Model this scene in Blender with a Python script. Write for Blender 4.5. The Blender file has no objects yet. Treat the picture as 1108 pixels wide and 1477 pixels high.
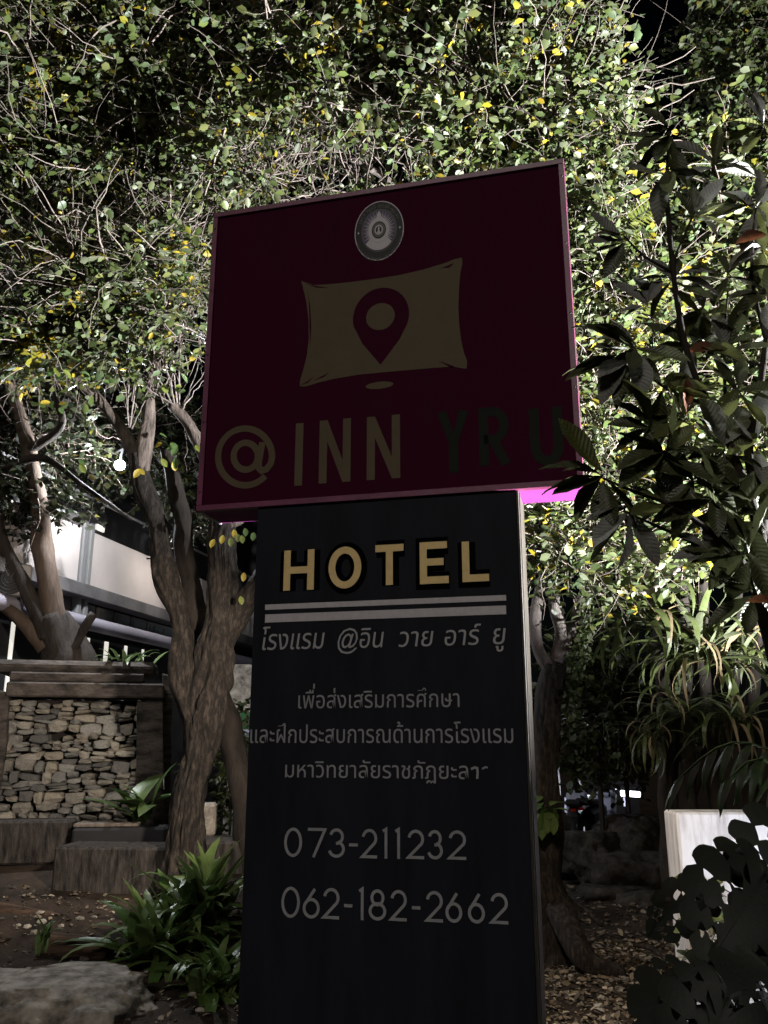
import bpy, bmesh, math, random
import numpy as np
from mathutils import Vector, Matrix, noise

random.seed(7); RNG = np.random.default_rng(11)
S = bpy.context.scene
COL = S.collection
R = math.radians

# ------------------------------------------------------------------ camera
F, PITCH, EYE = 1241.0, 0.262, 1.55
CX, CY = 554.0, 738.5
cd = bpy.data.cameras.new('camera'); cam = bpy.data.objects.new('camera', cd); COL.objects.link(cam)
cam.location = (0, 0, EYE); cam.rotation_euler = (R(90) + PITCH, 0, 0)
cd.sensor_fit = 'VERTICAL'; cd.sensor_height = 24; cd.lens = 24 * F / 1477
cd.clip_start = 0.05; cd.clip_end = 600
S.camera = cam

# ------------------------------------------------------------------ world, moonless night sky + faint street glow
SUN_EL, SUN_AZ = R(33), R(196)      # azimuth the light comes FROM, clockwise from +Y
w = bpy.data.worlds.new('World'); S.world = w; w.use_nodes = True
nt = w.node_tree; bg = nt.nodes['Background']
sky = nt.nodes.new('ShaderNodeTexSky'); sky.sky_type = 'NISHITA'; sky.sun_disc = False
sky.sun_elevation = SUN_EL; sky.sun_rotation = SUN_AZ
nt.links.new(sky.outputs[0], bg.inputs[0]); bg.inputs[1].default_value = 0.0003
sd = bpy.data.lights.new('sun', 'SUN'); sun = bpy.data.objects.new('sun', sd); COL.objects.link(sun)
sd.energy = 0.64; sd.angle = R(14); sd.color = (1.0, 0.93, 0.86)
dv = Vector((math.sin(SUN_AZ) * math.cos(SUN_EL), math.cos(SUN_AZ) * math.cos(SUN_EL), math.sin(SUN_EL)))
sun.rotation_euler = dv.to_track_quat('Z', 'Y').to_euler()

S.view_settings.view_transform = 'Standard'; S.view_settings.look = 'None'
S.view_settings.exposure = 0; S.view_settings.gamma = 1
S.render.resolution_x = 768; S.render.resolution_y = 1024
try:
    S.cycles.max_bounces = 5; S.cycles.diffuse_bounces = 2; S.cycles.glossy_bounces = 2
    S.cycles.transmission_bounces = 3; S.cycles.transparent_max_bounces = 6
    S.cycles.sample_clamp_indirect = 3; S.cycles.sample_clamp_direct = 0
except Exception: pass

# ------------------------------------------------------------------ geometry helpers
def ray(px, py):
    u = (px - CX) / F; v = -(py - CY) / F
    c, s = math.cos(PITCH), math.sin(PITCH)
    return np.array([u, c - s * v, s + c * v])
def at(px, py, Y):
    r = ray(px, py); k = Y / r[1]
    return np.array([r[0] * k, Y, EYE + r[2] * k])
def on_ground(px, py, z=0.0):
    r = ray(px, py); k = (z - EYE) / r[2]
    return np.array([r[0] * k, r[1] * k, z])

def empty(name, loc, label=None, cat=None, group=None, kind=None):
    o = bpy.data.objects.new(name, None); COL.objects.link(o); o.location = tuple(loc)
    o.empty_display_size = 0.1
    return tag(o, label, cat, group, kind)
def tag(o, label=None, cat=None, group=None, kind=None):
    if label: o['label'] = label
    if cat: o['category'] = cat
    if group: o['group'] = group
    if kind: o['kind'] = kind
    return o
def link(name, me, mat=None, parent=None):
    if mat and not me.materials: me.materials.append(mat)
    o = bpy.data.objects.new(name, me); COL.objects.link(o)
    if parent:
        o.parent = parent
        bpy_loc = WORLD.get(parent.name, None)
        if bpy_loc is not None: o.location = -Vector(bpy_loc)
    return o
# every mesh below is modelled in world coordinates unless stated; WORLD holds each unrotated thing's base
WORLD = {}
def root(name, loc, **k):
    o = empty(name, loc, **k); WORLD[o.name] = tuple(loc); return o
def child(name, me, mat, parent, kind=None, label=None):
    if mat and not me.materials: me.materials.append(mat)
    o = bpy.data.objects.new(name, me); COL.objects.link(o); o.parent = parent
    p, off = parent, Vector((0, 0, 0))
    while p is not None:
        off += p.location if p.type == 'EMPTY' or p.get('_own') else Vector((0, 0, 0))
        p = None if p.type == 'EMPTY' else p.parent
    o.location = -off if parent.type == 'EMPTY' else Vector((0, 0, 0))
    if kind: o['kind'] = kind
    if label: o['label'] = label
    return o
def mesh_np(name, V, Fc, colors=None, smooth=False):
    """V (n,3), Fc (m,k) int array of equal-sided faces"""
    me = bpy.data.meshes.new(name)
    V = np.asarray(V, dtype=np.float32); Fc = np.asarray(Fc, dtype=np.int32)
    m, k = Fc.shape
    me.vertices.add(len(V)); me.vertices.foreach_set('co', V.ravel())
    me.loops.add(m * k); me.loops.foreach_set('vertex_index', Fc.ravel())
    me.polygons.add(m); me.polygons.foreach_set('loop_start', np.arange(0, m * k, k, dtype=np.int32))
    me.polygons.foreach_set('loop_total', np.full(m, k, dtype=np.int32))
    if smooth: me.polygons.foreach_set('use_smooth', np.ones(m, dtype=bool))
    me.update(calc_edges=True)
    if colors is not None:
        a = me.color_attributes.new('tint', 'FLOAT_COLOR', 'POINT')
        c = np.ones((len(V), 4), dtype=np.float32); c[:, :3] = colors
        a.data.foreach_set('color', c.ravel())
    return me
def mesh_bm(name, bm, smooth=False, recalc=True):
    if recalc: bmesh.ops.recalc_face_normals(bm, faces=bm.faces)
    me = bpy.data.meshes.new(name); bm.to_mesh(me); bm.free()
    if smooth:
        for p in me.polygons: p.use_smooth = True
    return me
def box_bm(bm, c, size, rot=None, bevel=0.0):
    """box centred at c, size xyz, rot Matrix3"""
    r = bmesh.ops.create_cube(bm, size=1.0)
    vs = r['verts']
    for v in vs:
        v.co = Vector((v.co.x * size[0], v.co.y * size[1], v.co.z * size[2]))
    if bevel:
        es = list({e for v in vs for e in v.link_edges})
        g = bmesh.ops.bevel(bm, geom=es, offset=bevel, segments=1, affect='EDGES', profile=0.5)
        vs = list({v for v in g['verts']} | {v for v in vs if v.is_valid})
    for v in vs:
        if rot is not None: v.co = rot @ v.co
        v.co = v.co + Vector(tuple(c))
def box(name, c, size, mat, parent=None, rot=None, bevel=0.0, **k):
    bm = bmesh.new(); box_bm(bm, c, size, rot, bevel)
    me = mesh_bm(name, bm)
    return child(name, me, mat, parent, **k) if parent else link(name, me, mat)
def frames(path):
    """parallel transport frames for a polyline"""
    T = []
    for i in range(len(path)):
        a = path[max(0, i - 1)]; b = path[min(len(path) - 1, i + 1)]
        T.append((b - a).normalized())
    up = Vector((0, 0, 1)) if abs(T[0].z) < 0.9 else Vector((1, 0, 0))
    N = [T[0].cross(up).normalized()]
    for i in range(1, len(path)):
        n = N[-1] - T[i] * N[-1].dot(T[i]); N.append(n.normalized())
    return T, N
def spline(pts, rad, step):
    P = [Vector(tuple(p)) for p in pts]; out = []; rr = []
    for i in range(len(P) - 1):
        p0 = P[max(0, i - 1)]; p1 = P[i]; p2 = P[i + 1]; p3 = P[min(len(P) - 1, i + 2)]
        n = max(1, int((p2 - p1).length / step))
        for k in range(n):
            t = k / n
            out.append(0.5 * ((2 * p1) + (p2 - p0) * t + (2 * p0 - 5 * p1 + 4 * p2 - p3) * t * t + (3 * p1 - p0 - 3 * p2 + p3) * t ** 3))
            rr.append(rad[i] * (1 - t) + rad[i + 1] * t)
    out.append(P[-1]); rr.append(rad[-1])
    return out, rr
def bark_tube(pts, rad, step=0.05, sides=14, rough=0.12, seed=0, cap=True):
    """tapering limb with furrowed, knobbly bark relief"""
    path, rr = spline(pts, rad, step)
    if rough >= .12:      # crooked growth
        path = [p + Vector((noise.noise(Vector((p.z * 2.3, seed, 1))), 0.5 * noise.noise(Vector((p.z * 2.3, seed, 7))), 0)) * rr[i] * .45 for i, p in enumerate(path)]
        rr = [r_ * (1 + .22 * noise.noise(Vector((path[i].z * 2.6, seed, 3)))) for i, r_ in enumerate(rr)]
    T, N = frames(path)
    V = []; L = 0.0
    for i, p in enumerate(path):
        if i: L += (p - path[i - 1]).length
        B = T[i].cross(N[i])
        for j in range(sides):
            a = 2 * math.pi * j / sides
            d = N[i] * math.cos(a) + B * math.sin(a)
            q = p + d * rr[i]
            lump = noise.noise(Vector((q.x * 3 + seed, q.y * 3, q.z * 2))) * 0.9
            rid = noise.noise(Vector((math.cos(a) * 4.2 + seed, math.sin(a) * 4.2, L * 1.6)))
            fine = noise.noise(Vector((math.cos(a) * 8 + seed, math.sin(a) * 8, L * 6)))
            rid = 1 - abs(rid) * 3.4
            V.append(p + d * rr[i] * (1 + rough * (lump + rid * 0.8 + fine * 0.9)))
    n = len(path); Fc = []
    for i in range(n - 1):
        for j in range(sides):
            k = (j + 1) % sides
            Fc.append((i * sides + j, i * sides + k, (i + 1) * sides + k, (i + 1) * sides + j))
    V = [tuple(v) for v in V]
    if cap:
        V.append(tuple(path[0])); V.append(tuple(path[-1])); c0, c1 = len(V) - 2, len(V) - 1
        for j in range(sides):
            k = (j + 1) % sides
            Fc.append((c0, k, j, j)); Fc.append((c1, (n - 1) * sides + j, (n - 1) * sides + k, (n - 1) * sides + k))
    bm = bmesh.new(); vs = [bm.verts.new(v) for v in V]
    for f in Fc:
        u = []
        for x in f:
            if vs[x] not in u: u.append(vs[x])
        try: bm.faces.new(u)
        except ValueError: pass
    return mesh_bm('limb', bm, smooth=True)
def tube_bm(bm, pts, r, sides=8):
    P = [Vector(tuple(p)) for p in pts]; T, N = frames(P); ring = []
    for i, p in enumerate(P):
        B = T[i].cross(N[i]); rr = r[i] if isinstance(r, (list, tuple)) else r
        ring.append([bm.verts.new(p + (N[i] * math.cos(2 * math.pi * j / sides) + B * math.sin(2 * math.pi * j / sides)) * rr) for j in range(sides)])
    for i in range(len(P) - 1):
        for j in range(sides):
            k = (j + 1) % sides
            bm.faces.new((ring[i][j], ring[i][k], ring[i + 1][k], ring[i + 1][j]))
    bm.faces.new(ring[0][::-1]); bm.faces.new(ring[-1])
def tube(name, pts, r, mat, parent=None, sides=8, **k):
    bm = bmesh.new(); tube_bm(bm, pts, r, sides); me = mesh_bm(name, bm, smooth=sides > 6)
    return child(name, me, mat, parent, **k) if parent else link(name, me, mat)

# ------------------------------------------------------------------ materials
def mat(name, col, rough=0.6, spec=0.4, metal=0.0, noise_s=None, var=0.3, bump=0.0, bump_s=40, stretch=(1, 1, 1),
        col2=None, attr=False, transl=0.0, emit=None, emit_s=0.0, coord='Object', lo=0.35, hi=0.65, detail=6):
    m = bpy.data.materials.new(name); m.use_nodes = True; n = m.node_tree; N = n.nodes; L = n.links
    b = N['Principled BSDF']; b.inputs['Roughness'].default_value = rough; b.inputs['Metallic'].default_value = metal
    b.inputs['Specular IOR Level'].default_value = spec
    b.inputs['Base Color'].default_value = (*col, 1)
    src = None
    if noise_s or bump:
        tc = N.new('ShaderNodeTexCoord'); mp = N.new('ShaderNodeMapping'); mp.inputs['Scale'].default_value = stretch
        L.new(tc.outputs[coord], mp.inputs['Vector'])
    if attr:
        a = N.new('ShaderNodeAttribute'); a.attribute_name = 'tint'; src = a.outputs['Color']
    if noise_s:
        t = N.new('ShaderNodeTexNoise'); t.inputs['Scale'].default_value = noise_s; t.inputs['Detail'].default_value = detail
        t.inputs['Roughness'].default_value = 0.65
        L.new(mp.outputs[0], t.inputs['Vector'])
        cr = N.new('ShaderNodeValToRGB'); cr.color_ramp.elements[0].position = lo; cr.color_ramp.elements[1].position = hi
        c2 = col2 if col2 else tuple(c * (1 - var) for c in col)
        if attr:
            cr.color_ramp.elements[0].color = (1 - var, 1 - var, 1 - var, 1); cr.color_ramp.elements[1].color = (1, 1, 1, 1)
            L.new(t.outputs['Fac'], cr.inputs[0])
            mx = N.new('ShaderNodeMix'); mx.data_type = 'RGBA'; mx.blend_type = 'MULTIPLY'; mx.inputs[0].default_value = 1
            L.new(src, mx.inputs[6]); L.new(cr.outputs[0], mx.inputs[7]); src = mx.outputs[2]
        else:
            cr.color_ramp.elements[0].color = (*c2, 1); cr.color_ramp.elements[1].color = (*col, 1)
            L.new(t.outputs['Fac'], cr.inputs[0]); src = cr.outputs[0]
        rr = N.new('ShaderNodeMapRange'); rr.inputs[3].default_value = max(0, rough - 0.12); rr.inputs[4].default_value = min(1, rough + 0.12)
        L.new(t.outputs['Fac'], rr.inputs[0]); L.new(rr.outputs[0], b.inputs['Roughness'])
    if src is not None: L.new(src, b.inputs['Base Color'])
    if bump:
        t2 = N.new('ShaderNodeTexNoise'); t2.inputs['Scale'].default_value = bump_s; t2.inputs['Detail'].default_value = 8
        t2.inputs['Roughness'].default_value = 0.7
        L.new(mp.outputs[0], t2.inputs['Vector'])
        bp = N.new('ShaderNodeBump'); bp.inputs['Strength'].default_value = bump; bp.inputs['Distance'].default_value = 0.02
        L.new(t2.outputs['Fac'], bp.inputs['Height']); L.new(bp.outputs[0], b.inputs['Normal'])
    if emit:
        b.inputs['Emission Color'].default_value = (*emit, 1); b.inputs['Emission Strength'].default_value = emit_s
    if transl:
        tr = N.new('ShaderNodeBsdfTranslucent'); tr.inputs[0].default_value = (*col, 1)
        if src is not None: L.new(src, tr.inputs[0])
        ms = N.new('ShaderNodeMixShader'); ms.inputs[0].default_value = transl
        out = N['Material Output']
        L.new(b.outputs[0], ms.inputs[1]); L.new(tr.outputs[0], ms.inputs[2]); L.new(ms.outputs[0], out.inputs[0])
    return m
M = {}
M['magenta'] = mat('magenta_sheet', (0.054, 0.004, 0.021), 0.7, 0.04, noise_s=2.5, var=0.14, stretch=(3, 3, 0.6), bump=0.05, bump_s=90)
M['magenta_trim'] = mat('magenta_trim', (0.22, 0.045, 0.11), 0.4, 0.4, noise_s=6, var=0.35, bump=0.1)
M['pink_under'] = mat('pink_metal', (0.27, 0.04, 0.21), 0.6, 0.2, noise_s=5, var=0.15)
M['white_edge'] = mat('white_edge', (0.7, 0.68, 0.7), 0.5)
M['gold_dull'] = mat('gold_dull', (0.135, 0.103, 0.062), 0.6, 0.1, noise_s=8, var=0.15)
M['gold'] = mat('gold_film', (0.92, 0.68, 0.30), 0.5, 0.3, noise_s=30, var=0.12)
M['black_paint'] = mat('black_paint', (0.001, 0.001, 0.001), 0.6, 0.02)
M['dark_green'] = mat('dark_green_film', (0.022, 0.025, 0.020), 0.7, 0.03)
M['pylon'] = mat('charcoal_panel', (0.0185, 0.021, 0.028), 0.6, 0.08, noise_s=2.2, var=0.4, stretch=(3, 3, 0.5), bump=0.04, bump_s=120)
M['silver'] = mat('silver_film', (0.60, 0.56, 0.58), 0.5, 0.3, noise_s=40, var=0.12)
M['grey_film'] = mat('grey_film', (0.44, 0.43, 0.44), 0.5, 0.2, noise_s=25, var=0.12)
M['digit'] = mat('digit_film', (0.36, 0.36, 0.37), 0.5, 0.2, noise_s=12, var=0.2)
M['trim_metal'] = mat('stainless_trim', (0.06, 0.048, 0.037), 0.5, 0.4, 0.0, noise_s=9, var=0.75, stretch=(6, 6, 0.7), bump=0.2)
M['emb_white'] = mat('emblem_white', (0.62, 0.58, 0.61), 0.5, 0.2)
M['emb_purple'] = mat('emblem_purple', (0.10, 0.08, 0.13), 0.5, 0.2)
M['emb_black'] = mat('emblem_black', (0.012, 0.013, 0.012), 0.5, 0.2)
M['emb_text'] = mat('emblem_text', (0.12, 0.12, 0.10), 0.5, 0.2)
M['leaf'] = mat('leaf', (0.08, 0.12, 0.04), 0.42, 0.35, attr=True, transl=0.22)
M['twig'] = mat('twig', (0.2, 0.16, 0.13), 0.75, 0.2, attr=True, noise_s=30, var=0.5)
M['bark_furrow'] = mat('furrowed_bark', (0.105, 0.08, 0.062), 0.85, 0.35, noise_s=8, col2=(0.013, 0.010, 0.008), stretch=(4.5, 4.5, 1.4), bump=1.0, bump_s=7, lo=0.46, hi=0.78, detail=12)
M['bark_grey'] = mat('grey_bark', (0.26, 0.22, 0.20), 0.8, 0.25, noise_s=6, col2=(0.10, 0.08, 0.07), stretch=(2, 2, 0.8), bump=0.7, bump_s=18)
M['bark_mid'] = mat('grey_brown_bark', (0.20, 0.155, 0.13), 0.8, 0.25, noise_s=7, col2=(0.045, 0.035, 0.03), stretch=(4, 4, 0.9), bump=0.9, bump_s=14)
M['bark_tan'] = mat('tan_bark', (0.115, 0.083, 0.062), 0.8, 0.25, noise_s=4, col2=(0.06, 0.04, 0.028), stretch=(2, 2, 0.5), bump=0.6, bump_s=16)
M['bark_dark'] = mat('dark_bark', (0.05, 0.04, 0.034), 0.85, 0.2, noise_s=6, var=0.6, stretch=(2, 2, 0.6), bump=0.8, bump_s=14)
M['soil'] = mat('soil', (0.070, 0.050, 0.037), 0.95, 0.15, noise_s=2.2, col2=(0.016, 0.012, 0.009), bump=1.0, bump_s=22)
M['rock'] = mat('boulder_stone', (0.44, 0.39, 0.33), 0.88, 0.25, noise_s=9, col2=(0.06, 0.05, 0.042), bump=0.9, bump_s=16, lo=0.3, hi=0.62)
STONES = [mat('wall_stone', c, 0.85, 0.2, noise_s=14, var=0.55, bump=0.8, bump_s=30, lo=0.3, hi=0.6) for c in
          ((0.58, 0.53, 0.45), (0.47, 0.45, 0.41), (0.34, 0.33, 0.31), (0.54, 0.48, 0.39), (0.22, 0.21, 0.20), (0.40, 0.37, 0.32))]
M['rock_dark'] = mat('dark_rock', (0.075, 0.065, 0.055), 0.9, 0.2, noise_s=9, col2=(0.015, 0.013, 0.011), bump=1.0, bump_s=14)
M['log_wood'] = mat('rotting_log', (0.16, 0.10, 0.065), 0.9, 0.2, noise_s=5, col2=(0.035, 0.024, 0.018), stretch=(0.8, 5, 5), bump=1.0, bump_s=10)
M['dark_timber'] = mat('weathered_timber', (0.17, 0.14, 0.125), 0.85, 0.2, noise_s=4, col2=(0.05, 0.042, 0.04), stretch=(0.6, 3, 6), bump=0.7, bump_s=12)
M['timber_post'] = mat('weathered_post', (0.27, 0.22, 0.18), 0.85, 0.2, noise_s=4, col2=(0.11, 0.09, 0.075), stretch=(6, 6, 0.5), bump=0.6, bump_s=12)
M['old_concrete'] = mat('old_dark_concrete', (0.15, 0.125, 0.11), 0.9, 0.2, noise_s=4, col2=(0.03, 0.026, 0.024), stretch=(1.2, 2, 3), bump=0.9, bump_s=16, lo=0.36, hi=0.62)
M['ring_concrete'] = mat('ribbed_concrete', (0.095, 0.082, 0.072), 0.9, 0.2, noise_s=5, col2=(0.016, 0.014, 0.013), stretch=(5, 5, 1.1), bump=0.8, bump_s=14)
M['mortar'] = mat('mortar', (0.035, 0.03, 0.027), 0.95, 0.1, bump=0.6)
M['concrete'] = mat('painted_concrete', (0.72, 0.71, 0.74), 0.8, 0.2, noise_s=3.5, col2=(0.42, 0.40, 0.42), stretch=(4, 4, 0.6), bump=0.25, bump_s=30, lo=0.32, hi=0.52)
M['render_white'] = mat('cream_render', (0.50, 0.44, 0.41), 0.85, 0.2, noise_s=1.3, var=0.15, bump=0.15, bump_s=60)
M['grey_paint'] = mat('grey_beam_paint', (0.13, 0.12, 0.12), 0.7, 0.2, noise_s=3, var=0.4, bump=0.2)
M['lilac_pipe'] = mat('lilac_duct', (0.34, 0.31, 0.36), 0.6, 0.3, noise_s=3, var=0.25)
M['glass_dark'] = mat('dark_glass', (0.17, 0.18, 0.18), 0.3, 0.5, noise_s=2, var=0.3)
M['frame_grey'] = mat('window_frame', (0.16, 0.155, 0.15), 0.6, 0.3)
M['dark_panel'] = mat('dark_cladding', (0.035, 0.033, 0.035), 0.8, 0.2, noise_s=3, var=0.4)
M['lit_gap'] = mat('glow_strip', (0.8, 0.8, 0.75), 0.6, emit=(1.0, 0.96, 0.86), emit_s=0.75)  # emission imitates light coming through gaps and slits
M['ac_white'] = mat('cream_casing', (0.42, 0.38, 0.36), 0.6, 0.3, noise_s=6, var=0.2)
M['black_metal'] = mat('black_metal', (0.02, 0.02, 0.02), 0.5, 0.3)
M['lamp_glow'] = mat('lamp_diffuser', (0.9, 0.9, 0.9), 0.4, emit=(0.86, 0.9, 1.0), emit_s=26)
M['tube_glow'] = mat('tube_diffuser', (0.9, 0.9, 0.9), 0.4, emit=(0.80, 0.88, 1.0), emit_s=6)
M['red_lens'] = mat('red_lens', (0.08, 0.005, 0.01), 0.3, 0.5, emit=(1, 0.05, 0.02), emit_s=0.03)
M['sheet_blue'] = mat('white_blue_sheet', (0.50, 0.50, 0.62), 0.6, noise_s=4, var=0.3)
M['green_board'] = mat('green_board', (0.03, 0.12, 0.04), 0.6, 0.2, noise_s=4, var=0.3)
M['lilac_board'] = mat('lilac_board', (0.42, 0.40, 0.50), 0.6)
M['litter'] = mat('litter', (0.2, 0.15, 0.09), 0.8, 0.25, attr=True)

# ------------------------------------------------------------------ ground
def hgt(x, y):
    # level pavement side on the right, banked planting bed rising to the left back
    t = min(1, max(0, (-x - 0.25) / 0.9)); t = t * t * (3 - 2 * t)
    a = 0.05 + 0.20 * min(1, max(0, (y - 4.6) / 2.0)) + 0.32 * min(1, max(0, (y - 6.3) / 1.6))
    if y > 10: a *= max(0, 1 - (y - 10) / 3)
    h = t * a
    h += 0.035 * noise.noise(Vector((x * 1.3, y * 1.3, 0))) + 0.018 * noise.noise(Vector((x * 4, y * 4, 3)))
    far = min(1, max(0, (math.hypot(x, y - 6) - 9) / 4))
    return h * (1 - far)
def build_ground():
    xs = sorted(set([-300, -120, -60, -30, -18, -12, -9] + [round(-7 + 0.11 * i, 3) for i in range(128)] + [9, 12, 18, 30, 60, 120, 300]))
    ys = sorted(set([-60, -20, -8, -3, 0, 1.5, 2.5, 3.2] + [round(3.8 + 0.11 * i, 3) for i in range(90)] + [15, 18, 22, 30, 45, 80, 160, 400]))
    V = [(x, y, hgt(x, y)) for y in ys for x in xs]; nx = len(xs)
    Fc = [(j * nx + i, j * nx + i + 1, (j + 1) * nx + i + 1, (j + 1) * nx + i) for j in range(len(ys) - 1) for i in range(nx - 1)]
    g = link('ground', mesh_np('ground', V, Fc, smooth=True), M['soil']); g['kind'] = 'structure'
build_ground()

# ------------------------------------------------------------------ foliage machinery
GREENS = np.array([(0.060, 0.085, 0.022), (0.085, 0.110, 0.030), (0.115, 0.135, 0.060), (0.042, 0.058, 0.018), (0.140, 0.155, 0.095), (0.085, 0.120, 0.055), (0.13, 0.14, 0.045)])
YELLOWS = np.array([(0.34, 0.27, 0.02), (0.42, 0.30, 0.03), (0.26, 0.24, 0.03), (0.26, 0.20, 0.03)])
def unit(a): return a / (np.linalg.norm(a, axis=-1, keepdims=True) + 1e-9)
LT = np.array([(0, 0, 0), (.28, -.34, .05), (.66, -.42, .03), (1, 0, -.10), (.66, .42, .03), (.28, .34, .05), (.5, 0, -.05)])
LF = np.array([(6, 0, 1), (6, 1, 2), (6, 2, 3), (6, 3, 4), (6, 4, 5), (6, 5, 0)])
def leaves(P, D, Nn, length, width, color):
    """P base, D direction, Nn normal (n,3); returns V,F,C"""
    D = unit(D); S_ = unit(np.cross(Nn, D)); U = np.cross(D, S_)
    n = len(P); l = length[:, None, None]; wd = width[:, None, None]
    V = P[:, None, :] + LT[None, :, 0:1] * l * D[:, None, :] + LT[None, :, 1:2] * wd * S_[:, None, :] + LT[None, :, 2:3] * l * U[:, None, :]
    Fc = LF[None] + (np.arange(n) * 7)[:, None, None]
    C = np.repeat(color[:, None, :], 7, axis=1)
    return V.reshape(-1, 3), Fc.reshape(-1, 3), C.reshape(-1, 3)
def tubes3(P, r0, r1, color):
    """P (n,k,3) paths -> three-sided tubes as quads"""
    n, k, _ = P.shape
    T = unit(np.gradient(P, axis=1)); A = np.cross(T, np.array([0.31, 0.2, 0.93])); A = unit(A); B = np.cross(T, A)
    rad = (r0[:, None] * (1 - np.linspace(0, 1, k))[None] + r1[:, None] * np.linspace(0, 1, k)[None])[..., None]
    rings = [P + rad * (A * math.cos(a) + B * math.sin(a)) for a in (0, 2.094, 4.189)]
    V = np.stack(rings, axis=2)
    i = np.arange(n)[:, None, None] * k * 3 + np.arange(k - 1)[None, :, None] * 3
    j = np.arange(3)[None, None, :]; j2 = (j + 1) % 3
    Fc = np.stack([i + j, i + j2, i + 3 + j2, i + 3 + j], axis=-1).reshape(-1, 4)
    C = np.repeat(color, k * 3, axis=0)
    return V.reshape(-1, 3), Fc, C
def clump(P, s=1.1, seed=0.0):
    x, y, z = P[:, 0] * s + seed, P[:, 1] * s + seed * 2, P[:, 2] * s
    return (np.sin(2.1 * x + 1.3 * y) + np.sin(2.7 * z - 1.7 * x + 1) + np.sin(3.3 * y + 2.2 * z + 2) + 0.7 * np.sin(5.3 * x + 4.1 * z) + 0.7 * np.sin(6.1 * z - 4.7 * y)) / 3.5
def crown(parent, blobs, n, leaf=0.065, per=11, yellow=0.08, gap=-0.15, seed=1.0, droop=0.3, twlen=0.42, dark=1.0, bare=0, barelen=1.0, shell=0.45, twcol=(0.22, 0.17, 0.145)):
    """twig-and-leaf crown filling ellipsoids [(centre, (rx,ry,rz), weight)]"""
    rg = np.random.default_rng(int(seed * 101))
    wts = np.array([b[2] for b in blobs], float); wts /= wts.sum()
    idx = rg.choice(len(blobs), size=int(n * 2.2), p=wts)
    Cn = np.array([b[0] for b in blobs])[idx]; Rd = np.array([b[1] for b in blobs])[idx]
    d = unit(rg.normal(size=(len(idx), 3))); rr = (shell + (1 - shell) * rg.random(len(idx)) ** 0.7)[:, None]
    P = Cn + d * rr * Rd
    keep = clump(P, 1.15, seed) + rg.normal(size=len(P)) * 0.22 > gap
    P, d = P[keep][:n], d[keep][:n]; n = len(P)
    L = twlen * (0.5 + rg.random(n))
    D0 = unit(d * 0.5 + rg.normal(size=(n, 3)) * 0.7 + np.array([0, 0, -droop]))
    D1 = unit(D0 + rg.normal(size=(n, 3)) * 0.45 + np.array([0, 0, -droop * 1.4]))
    t = np.linspace(0, 1, 5)[None, :, None]
    path = P[:, None, :] + D0[:, None, :] * L[:, None, None] * t + (D1 - D0)[:, None, :] * L[:, None, None] * t * t * 0.6
    tc = np.array(twcol)[None] * (0.55 + 0.8 * rg.random((n, 1)))
    V1, F1, C1 = tubes3(path, np.full(n, 0.0042), np.full(n, 0.0016), tc)
    tw = [(V1, F1, C1)]
    if bare:
        ib = rg.choice(n, bare); Pb = P[ib]; k = 8
        Db = unit(rg.normal(size=(bare, 3)) * 0.9 + np.array([0, 0, 0.15]))
        Lb = barelen * (0.35 + 0.9 * rg.random(bare))
        tt = np.linspace(0, 1, k)[None, :, None]
        bend = unit(np.cross(Db, rg.normal(size=(bare, 3))))
        pb = Pb[:, None, :] + Db[:, None, :] * Lb[:, None, None] * tt + bend[:, None, :] * Lb[:, None, None] * (np.sin(tt * 3.0) * 0.16) \
            + rg.normal(size=(bare, k, 3)) * 0.012
        r0 = 0.004 + 0.009 * rg.random(bare) ** 2.5
        tw.append(tubes3(pb, r0, r0 * 0.3, np.array(twcol)[None] * (0.7 + 0.9 * rg.random((bare, 1)))))
    off = 0; VV = []; FF = []; CC = []
    for v, f, c in tw: VV.append(v); FF.append(f + off); CC.append(c); off += len(v)
    child('twigs', mesh_np('twigs', np.concatenate(VV), np.concatenate(FF), np.concatenate(CC)), M['twig'], parent, kind='stuff')
    # leaves along the twigs
    m = per
    u = (0.12 + 0.88 * (np.arange(m) + rg.random((n, m))) / m)[..., None]
    LP = P[:, None, :] + D0[:, None, :] * L[:, None, None] * u + (D1 - D0)[:, None, :] * L[:, None, None] * u * u * 0.6
    side = unit(np.cross(D1, rg.normal(size=(n, 3)) * 0.35 + np.array([0, 0, 1.0])))
    sg = np.where(np.arange(m) % 2 == 0, 1.0, -1.0)[None, :, None]
    LD = side[:, None, :] * sg * 0.9 + D1[:, None, :] * 0.55 + rg.normal(size=(n, m, 3)) * 0.35
    LN = np.array([0, 0, 1.0]) + rg.normal(size=(n, m, 3)) * 0.55
    LP, LD, LN = LP.reshape(-1, 3), LD.reshape(-1, 3), LN.reshape(-1, 3)
    q = len(LP); ll = leaf * (0.55 + 0.75 * rg.random(q)); ww = ll * (0.62 + 0.25 * rg.random(q))
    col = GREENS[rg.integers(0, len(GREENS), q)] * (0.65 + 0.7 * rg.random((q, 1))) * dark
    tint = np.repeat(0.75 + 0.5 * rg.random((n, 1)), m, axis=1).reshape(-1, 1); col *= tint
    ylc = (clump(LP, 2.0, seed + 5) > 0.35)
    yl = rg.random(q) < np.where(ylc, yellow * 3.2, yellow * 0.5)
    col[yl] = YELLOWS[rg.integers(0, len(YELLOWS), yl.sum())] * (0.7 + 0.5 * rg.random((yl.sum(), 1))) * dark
    V, Fc, C = leaves(LP, LD, LN, ll, ww, col)
    return child('crown', mesh_np('crown', V, Fc, C), M['leaf'], parent, kind='stuff')
def blob(px, py, Y, rx, ry, rz, wgt=1.0): return (at(px, py, Y), (rx, ry, rz), wgt)

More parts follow.
